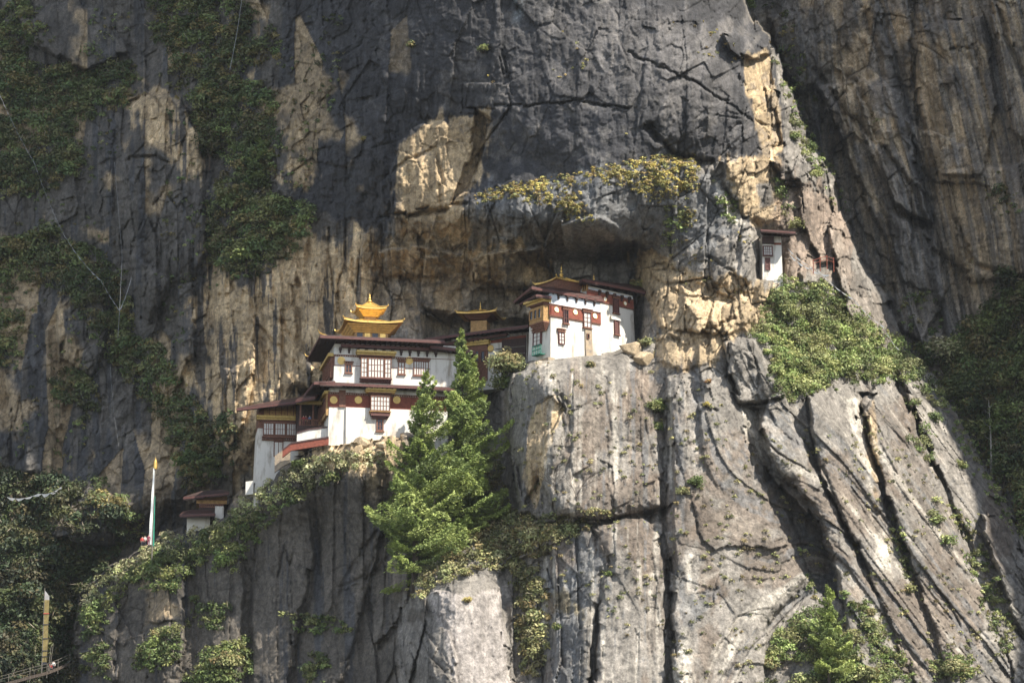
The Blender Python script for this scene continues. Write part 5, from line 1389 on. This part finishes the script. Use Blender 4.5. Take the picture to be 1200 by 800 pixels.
# bare trunk in the right forest, leafless bush on the pillar
b = rooted(1162, 558); root = empty('dead_tree', b, 'tall bare grey trunk standing among the trees at right', 'tree')
m = MB(); m.tube([b, np.array(b) + [.1, 0, 6], np.array(b) + [0, 0, 12.5]], [.2, .14, .05], 7); m.build('trunk', M['palebark'], root)
for k in range(7):
    z = 5 + k * 1.05; s_ = (-1) ** k; m = MB(); p = np.array(b) + [.05, 0, z]; m.tube([p, p + [s_ * .6, -.1, .25], p + [s_ * (1.1 - .08 * k), -.2, .7]], [.05, .035, .015], 5); m.build('branch', M['palebark'], root)
def twigs(px, py, h, label, seed):
    rs = random.Random(seed); b = Vector(rooted(px, py)); root = empty('bare_bush', b, label, 'shrub')
    m = MB()
    def grow(p, d, l, r, n):
        q = p + d * l + Vector((0, -.03, 0)); m.tube([p, (p + q) / 2 + Vector((rs.uniform(-.08, .08) * l, 0, rs.uniform(-.05, .05) * l)), q], [r, r * .8, r * .6], 4)
        if n:
            for _ in range(3 if n > 1 else 2):
                e = (d + Vector((rs.uniform(-.9, .9), rs.uniform(-.4, .2), rs.uniform(-.25, .6)))).normalized(); grow(q, e, l * rs.uniform(.55, .8), r * .62, n - 1)
    grow(b, Vector((rs.uniform(-.3, .3), -.15, 1)).normalized(), h * .33, .09, 4)
    m.build('branches', M['bark'], root)
twigs(657, 602, 8.0, 'leafless brown bush against the left of the pillar face', 4)
twigs(676, 603, 7.0, 'leafless brown bush right of its twin on the pillar face', 9)
# ------------------------------------------------------------------ poles, banners, flag lines, railings, people
b = Vector(at(177.5, 641, 27.0)); root = empty('prayer_flagpole', b, 'tall pole with a narrow white banner, green edge and gilt top on the ridge', 'flagpole')
top = 13.3
m = MB(); m.tube([b + Vector((.1, 0, -2)), b + Vector((.25, 0, top))], [.11, .07], 8); m.build('pole', M['pole'], root)
m = MB(); n = 24
for k in range(n + 1):
    t = k / n; z = .4 + t * (top - 1.4); w = .50 - .28 * t; yy = .14 * math.sin(t * 17); x0 = .02 + .15 * t
    for (x, y) in ((x0 - w, yy), (x0, 0), (x0, .05), (x0 - w, yy + .05)): m.v.append(tuple(b + Vector((x, y - .1, z))))
for k in range(n):
    for q in range(4): m.f.append((k * 4 + q, k * 4 + (q + 1) % 4, k * 4 + 4 + (q + 1) % 4, k * 4 + 4 + q))
m.build('banner', M['flagwhite'], root)
m = MB(); m.hexa([b + Vector(p) for p in ((.2, -.1, .2), (.42, -.1, .2), (.42, -.04, .2), (.2, -.04, .2), (.28, -.1, top * .6), (.36, -.1, top * .6), (.36, -.04, top * .6), (.28, -.04, top * .6))]); m.build('banner_edge', M['flaggreen'], root)
m = MB(); m.lathe(b + Vector((.25, 0, top - 1.1)), [(.26, 0), (.3, .3), (.3, .9), (.22, 1.2), (.1, 1.5), (.02, 1.9)], 10); m.build('gilt_top', M['gold'], root)

b = Vector(at(52, 786, 36.0)); root = empty('prayer_banner', b, 'long yellow prayer banner on a tall pole in the dark lower left forest', 'banner')
H_ = 12.6
m = MB(); m.tube([b + Vector((-.42, 0, -1)), b + Vector((-.42, 0, H_ + .4))], [.09, .06], 7); m.build('pole', M['pole'], root)
def strip(z0, z1, name, mat, dx0=-.36, dx1=.36, tip=0):
    m = MB(); A = b
    m.hexa([A + Vector(p) for p in ((dx0, -.05, z0), (dx1, -.12, z0), (dx1, -.07, z0), (dx0, 0, z0), (dx0, -.05, z1), (dx1, -.12, z1 - tip), (dx1, -.07, z1 - tip), (dx0, 0, z1))]); return m.build(name, mat, root)
strip(1.4, H_ - 1.5, 'banner', M['flagyellow'])
strip(H_ - 1.5, H_, 'banner_top', M['flaggrey'], tip=.9)
strip(1.0, 1.4, 'banner_hem', M['clothdark'])
for k, z in enumerate((2.2, 3.1, 5.0, 7.2, 8.9)):
    m = MB(); A = b; m.hexa([A + Vector(p) for p in ((-.45, -.16, z), (.45, -.16, z), (.45, -.13, z), (-.45, -.13, z), (-.45, -.16, z + .12), (.45, -.16, z + .12), (.45, -.13, z + .12), (-.45, -.13, z + .12))])
    m.build('cross_strap', M['clothred'] if k == 4 else M['clothdark'], root)
for (x0, y0, x1, y1, lb) in ((58, 786, 62.5, 754, 'thin slanted pole beside the yellow banner'), (56.5, 786, 60, 756, 'thinner slanted pole between the yellow banner and its neighbour')):
    a_ = Vector(at(x0, y0, 35)); c_ = Vector(at(x1, y1, 35)); o = MB(); o.tube([a_, c_], [.06, .04], 6); o = o.build('slanted_pole', M['pole']); o.location = (0, 0, 0); tag(o, lb, 'pole')

# railing of the path in the lower left
A = [Vector(at(px, py, Y)) for px, py, Y in ((-12, 803, 34), (10, 797, 34), (35, 790, 34.5), (55, 785, 35), (68, 780, 36), (82, 773.5, 37))]
root = empty('path_railing', A[0], 'two-bar railing of the path at the lower left', 'railing')
for k, p in enumerate(A): m = MB(); m.tube([p + Vector((0, 0, -1.2)), p + Vector((0, 0, 1.05))], .05, 6); m.build('post', M['pole'], root)
for h in (.55, 1.0): m = MB(); m.tube([p + Vector((0, 0, h)) for p in A], .04, 5); m.build('rail', M['pole'], root)
m = MB()
for a_, c_ in zip(A[:-1], A[1:]):
    d = Vector((0, 1.6, 0)); f_ = Vector((0, -.1, -.2)); z = Vector((0, 0, -.5)); m.hexa([a_ + f_ + z, c_ + f_ + z, c_ + d + z, a_ + d + z, a_ + f_, c_ + f_, c_ + d, a_ + d])
o = m.build('footpath', M['bark']); tag(o, kind='structure')

# lines of prayer flags: a cord with a serrated strip of cloth along it
M['flagline'] = lib_mat('faded_flag_cloth', (.30, .30, .30), .95, col2=(.14, .16, .18), scale=1.1, bump=0)
def flag_line(pts, label, sag=1.0, w=.26, mat='flagline', step=.45):
    P = [Vector(at(px, py, Y)) for px, py, Y in pts]
    L_ = []
    for a_, c_ in zip(P[:-1], P[1:]):
        n = max(3, int((c_ - a_).length / step))
        for k in range(n): t = k / n; L_.append(a_.lerp(c_, t) + Vector((0, 0, -4 * sag * t * (1 - t))))
    L_.append(P[-1])
    root = empty('prayer_flag_line', P[0], label, 'prayer flags', 'lines of prayer flags')
    m = MB(); m.tube(L_, .02, 4); m.build('cord', M['pole'], root)
    m = MB(); n = len(L_); rs = random.Random(len(label))
    for k, p in enumerate(L_):
        h = w * (1.0 if k % 3 else .12) * rs.uniform(.5, 1.4)
        for q in ((0, 0, 0), (0, .015, 0), (.05, .015, -h), (.05, 0, -h)): m.v.append(tuple(p + Vector(q) + Vector((0, -.04, 0))))
    for k in range(n - 1):
        for q in range(4): m.f.append((k * 4 + q, k * 4 + (q + 1) % 4, k * 4 + 4 + (q + 1) % 4, k * 4 + 4 + q))
    m.build('flags', M[mat], root)
flag_line([(-5, 100, 52), (40, 190, 50), (75, 275, 48), (118, 328, 46)], 'long flag line slanting down from the upper left edge', .6)
flag_line([(118, 328, 46), (140, 363, 44)], 'short flag line continuing the long one to the knot', .2)
flag_line([(134, 190, 40), (143, 300, 40), (140, 363, 40)], 'thin vertical flag line beside the tan rib', .1, .18)
flag_line([(154, 325, 42), (146, 350, 42), (140, 363, 42)], 'short flag line joining the knot from the right', .1)
flag_line([(140, 363, 42), (138, 395, 42)], 'flag line hanging straight down from the knot', .05)
flag_line([(129, 430, 44), (133, 480, 44), (139, 522, 43)], 'lower flag line in the gully left of the white flagpole', .1)
flag_line([(283, 0, 34), (278, 35, 34), (269, 82, 33)], 'flag line high in the mossy gully at the top', .2)
flag_line([(8, 582, 46), (45, 578, 46), (72, 570, 46)], 'sagging flag line low on the left wall', .5, .4)
flag_line([(922, 290, -1), (960, 318, 2), (1000, 350, 6), (1035, 382, 9), (1054, 410, 11)], 'long flag line crossing the sunny slope right of the hermitage', .4, .22)
flag_line([(924, 297, -1), (950, 315, 1), (972, 322, 2)], 'short flag line ending at the red flags right of the hermitage', .3, .3)

def person(px, py, Y, label, top_, legs_, turn=0.0, arm=.3, H_=1.68):
    loc = Vector(at(px, py, Y)); s = H_ / 1.7
    root = empty('person', loc, label, 'person', None); root.rotation_euler = (0, 0, turn)
    def skin(name, V, E, R, mat, par, sub=1):
        me = bpy.data.meshes.new(name); me.from_pydata([tuple(c * s for c in v) for v in V], E, []); me.materials.append(mat)
        o = bpy.data.objects.new(name, me); C.objects.link(o); o.parent = par
        md = o.modifiers.new('skin', 'SKIN'); sv = me.skin_vertices
        lay = sv[0] if len(sv) else None
        if lay is None:
            bpy.context.view_layer.objects.active = o
            me.attributes  # the modifier creates its own layer
        if len(me.skin_vertices):
            for i, r in enumerate(R): me.skin_vertices[0].data[i].radius = (r * s, r * s)
            me.skin_vertices[0].data[0].use_root = True
        o.modifiers.new('sub', 'SUBSURF').levels = sub
        return o
    V = [(0,0,.95),(0,.01,1.15),(0,.01,1.38),(0,0,1.48),(0,-.01,1.56),(0,-.01,1.66),
         (.09,0,.90),(.11,-.02,.48),(.12,.02,.08),(.12,-.12,.03),(-.09,0,.90),(-.12,-.04,.48),(-.13,.02,.08),(-.13,-.12,.03),
         (.17,.01,1.40),(.25,-.02,1.14),(.24,-.02-arm*.5,.92),(.24,-.03-arm*.7,.85),(-.17,.01,1.40),(-.26,0,1.14),(-.25,-.05-arm*.3,.90),(-.25,-.07-arm*.4,.83)]
    E = [(0,1),(1,2),(2,3),(3,4),(4,5),(0,6),(6,7),(7,8),(8,9),(0,10),(10,11),(11,12),(12,13),(2,14),(14,15),(15,16),(16,17),(2,18),(18,19),(19,20),(20,21)]
    R = [.13,.13,.14,.055,.09,.085,.085,.06,.042,.04,.085,.06,.042,.04,.055,.043,.03,.035,.055,.043,.03,.035]
    for hb in (17, 21):
        x, y, z = V[hb]
        for q in range(4): V.append((x - .03 + .02 * q, y - .02, z - .085 + .008 * abs(q - 1.5))); E.append((hb, len(V) - 1)); R.append(.009)
        V.append((x + (.05 if hb == 17 else -.05) * -1, y - .03, z - .045)); E.append((hb, len(V) - 1)); R.append(.010)
    body = skin('person_body', V, E, R, M['skin'], root)
    skin('jacket', [(0,0,.88),(0,.01,1.15),(0,.01,1.36),(.17,.01,1.40),(.25,-.02,1.14),(.24,-.02-arm*.5,.94),(-.17,.01,1.40),(-.26,0,1.14),(-.25,-.05-arm*.3,.93)],
         [(0,1),(1,2),(2,3),(3,4),(4,5),(2,6),(6,7),(7,8)], [.155,.155,.165,.075,.06,.045,.075,.06,.045], M[top_], body)
    skin('trousers', [(0,0,.93),(.09,0,.88),(.11,-.02,.48),(.12,.02,.1),(-.09,0,.88),(-.12,-.04,.48),(-.13,.02,.1)],
         [(0,1),(1,2),(2,3),(0,4),(4,5),(5,6)], [.14,.10,.078,.06,.10,.078,.06], M[legs_], body)
    skin('hair', [(0,.03,1.60),(0,.02,1.70)], [(0,1)], [.10,.085], M['hair'], body)
    return root
person(166.5, 641, 26.5, 'person in a red jacket standing left of the white flagpole', 'clothred', 'clothdark', .4)
person(169.5, 640, 27.0, 'person in pale clothes left of the white flagpole', 'clothwhite', 'clothdark', -.3)
person(174.0, 639, 26.0, 'person in maroon clothes right at the foot of the flagpole', 'clothmaroon', 'clothmaroon', .2)
person(355.5, 499.5, 10.3, 'person in red robes in the entrance gallery', 'clothred', 'clothmaroon', .3, .5)
person(358.3, 499.5, 10.8, 'person in pink red clothes beside the red robed one in the gallery', 'clothmaroon', 'clothdark', -.3, .3)
person(362.8, 499.5, 10.2, 'person in blue clothes at the right of the gallery', 'clothblue', 'clothdark', -.6, .4)
person(58.8, 789, 35.8, 'person in red behind the lower left path railing', 'clothred', 'clothdark', .2)
person(62.5, 786.5, 36.3, 'person in white behind the lower left path railing', 'clothwhite', 'clothdark', .1)

# loose tan boulders jammed under the walls
def boulder(px, py, r, label, seed, mat_col=(.40, .31, .20)):
    rs = np.random.default_rng(seed); Y = float(depth(px, py)[0]) - r * .35
    c = at(px, py, Y); n = 26
    th, ph = np.meshgrid(np.linspace(0, np.pi, n), np.linspace(0, 2 * np.pi, 2 * n), indexing='ij')
    d = np.stack([np.sin(th) * np.cos(ph), np.sin(th) * np.sin(ph), np.cos(th)], -1)
    rr = np.full(th.shape, 1.25)
    for _ in range(26):                                   # planes cut the block into flat broken faces
        q = rs.normal(size=3); q /= np.linalg.norm(q); k = d @ q
        rr = np.minimum(rr, np.where(k > .1, rs.uniform(.5, .9) / np.maximum(k, .1), 9))
    V = d * rr[..., None] * r * np.array([1.25, .9, .85]); idx_ = np.arange(n * 2 * n).reshape(n, 2 * n)
    F = np.stack([idx_[:-1, :-1], idx_[1:, :-1], idx_[1:, 1:], idx_[:-1, 1:]], -1).reshape(-1, 4)
    o = np_mesh('boulder', V.reshape(-1, 3), F, M['rock'], col=np.tile(np.array(mat_col) * rs.uniform(.7, 1.15), (n * 2 * n, 1)))
    o.location = c; tag(o, label, 'boulder', 'boulders under the temple walls')
for k, (px, py, r, lb) in enumerate([(729, 405, 1.5, 'tan boulder under the right end of the rear temple wall'), (741, 410, 1.9, 'largest tan boulder at the rear temple foot'), (716, 410, 1.1, 'small tan boulder left of the larger ones at the rear temple foot'),
     (753, 420, 1.6, 'grey tan block lower right of the rear temple boulders'), (700, 413, .9, 'small block at the foot of the bare stone patch'), (388, 519, 1.0, 'pale boulder on the ledge under the large temple corner'), (425, 519, 1.2, 'pale boulder on the ledge below the lower bay window'), (447, 521, .9, 'small pale boulder by the left conifer on the temple ledge')]):
    boulder(px, py, r, lb, 40 + k)
# little red timber fence on the path right of the hermitage
A = [Vector(at(px, py, Y)) for px, py, Y in ((953, 313, .5), (961, 310, 1.5), (969, 308, 3), (977, 311, 4.5))]
root = empty('path_fence', A[0], 'short red timber fence on the path right of the hermitage', 'fence')
for p in A: m = MB(); m.tube([p + Vector((0, 0, -1)), p + Vector((0, 0, 1.2))], .07, 6); m.build('post', M['red'], root)
for h in (.5, 1.0): m = MB(); m.tube([p + Vector((0, 0, h)) for p in A], .05, 5); m.build('rail', M['red'], root)
# ------------------------------------------------------------------ the air of the gorge
hz = bpy.data.materials.new('haze_air'); hz.use_nodes = True
nt = hz.node_tree; nt.nodes.clear()
out = nt.nodes.new('ShaderNodeOutputMaterial'); pv = nt.nodes.new('ShaderNodeVolumePrincipled')
pv.inputs['Density'].default_value = .000035; pv.inputs['Color'].default_value = (.86, .93, 1.0, 1); pv.inputs['Anisotropy'].default_value = .2
nt.links.new(pv.outputs[0], out.inputs['Volume'])
zs = VV[..., 2]; ys_ = VV[..., 1]
x0, x1 = float(VV[..., 0].min()) - 2, float(VV[..., 0].max()) + 2
m = MB(); ya, yb = -440.0, float(ys_.max()) + 3; za, zb = float(zs.min()) - 1, float(zs.max()) + 3
m.hexa([(x0, ya, za), (x1, ya, za), (x1, yb, za), (x0, yb, za), (x0, ya, zb), (x1, ya, zb), (x1, yb, zb), (x0, yb, zb)])
tag(m.build('haze', hz), kind='stuff', label='thin blue grey haze filling the gorge', cat='haze')
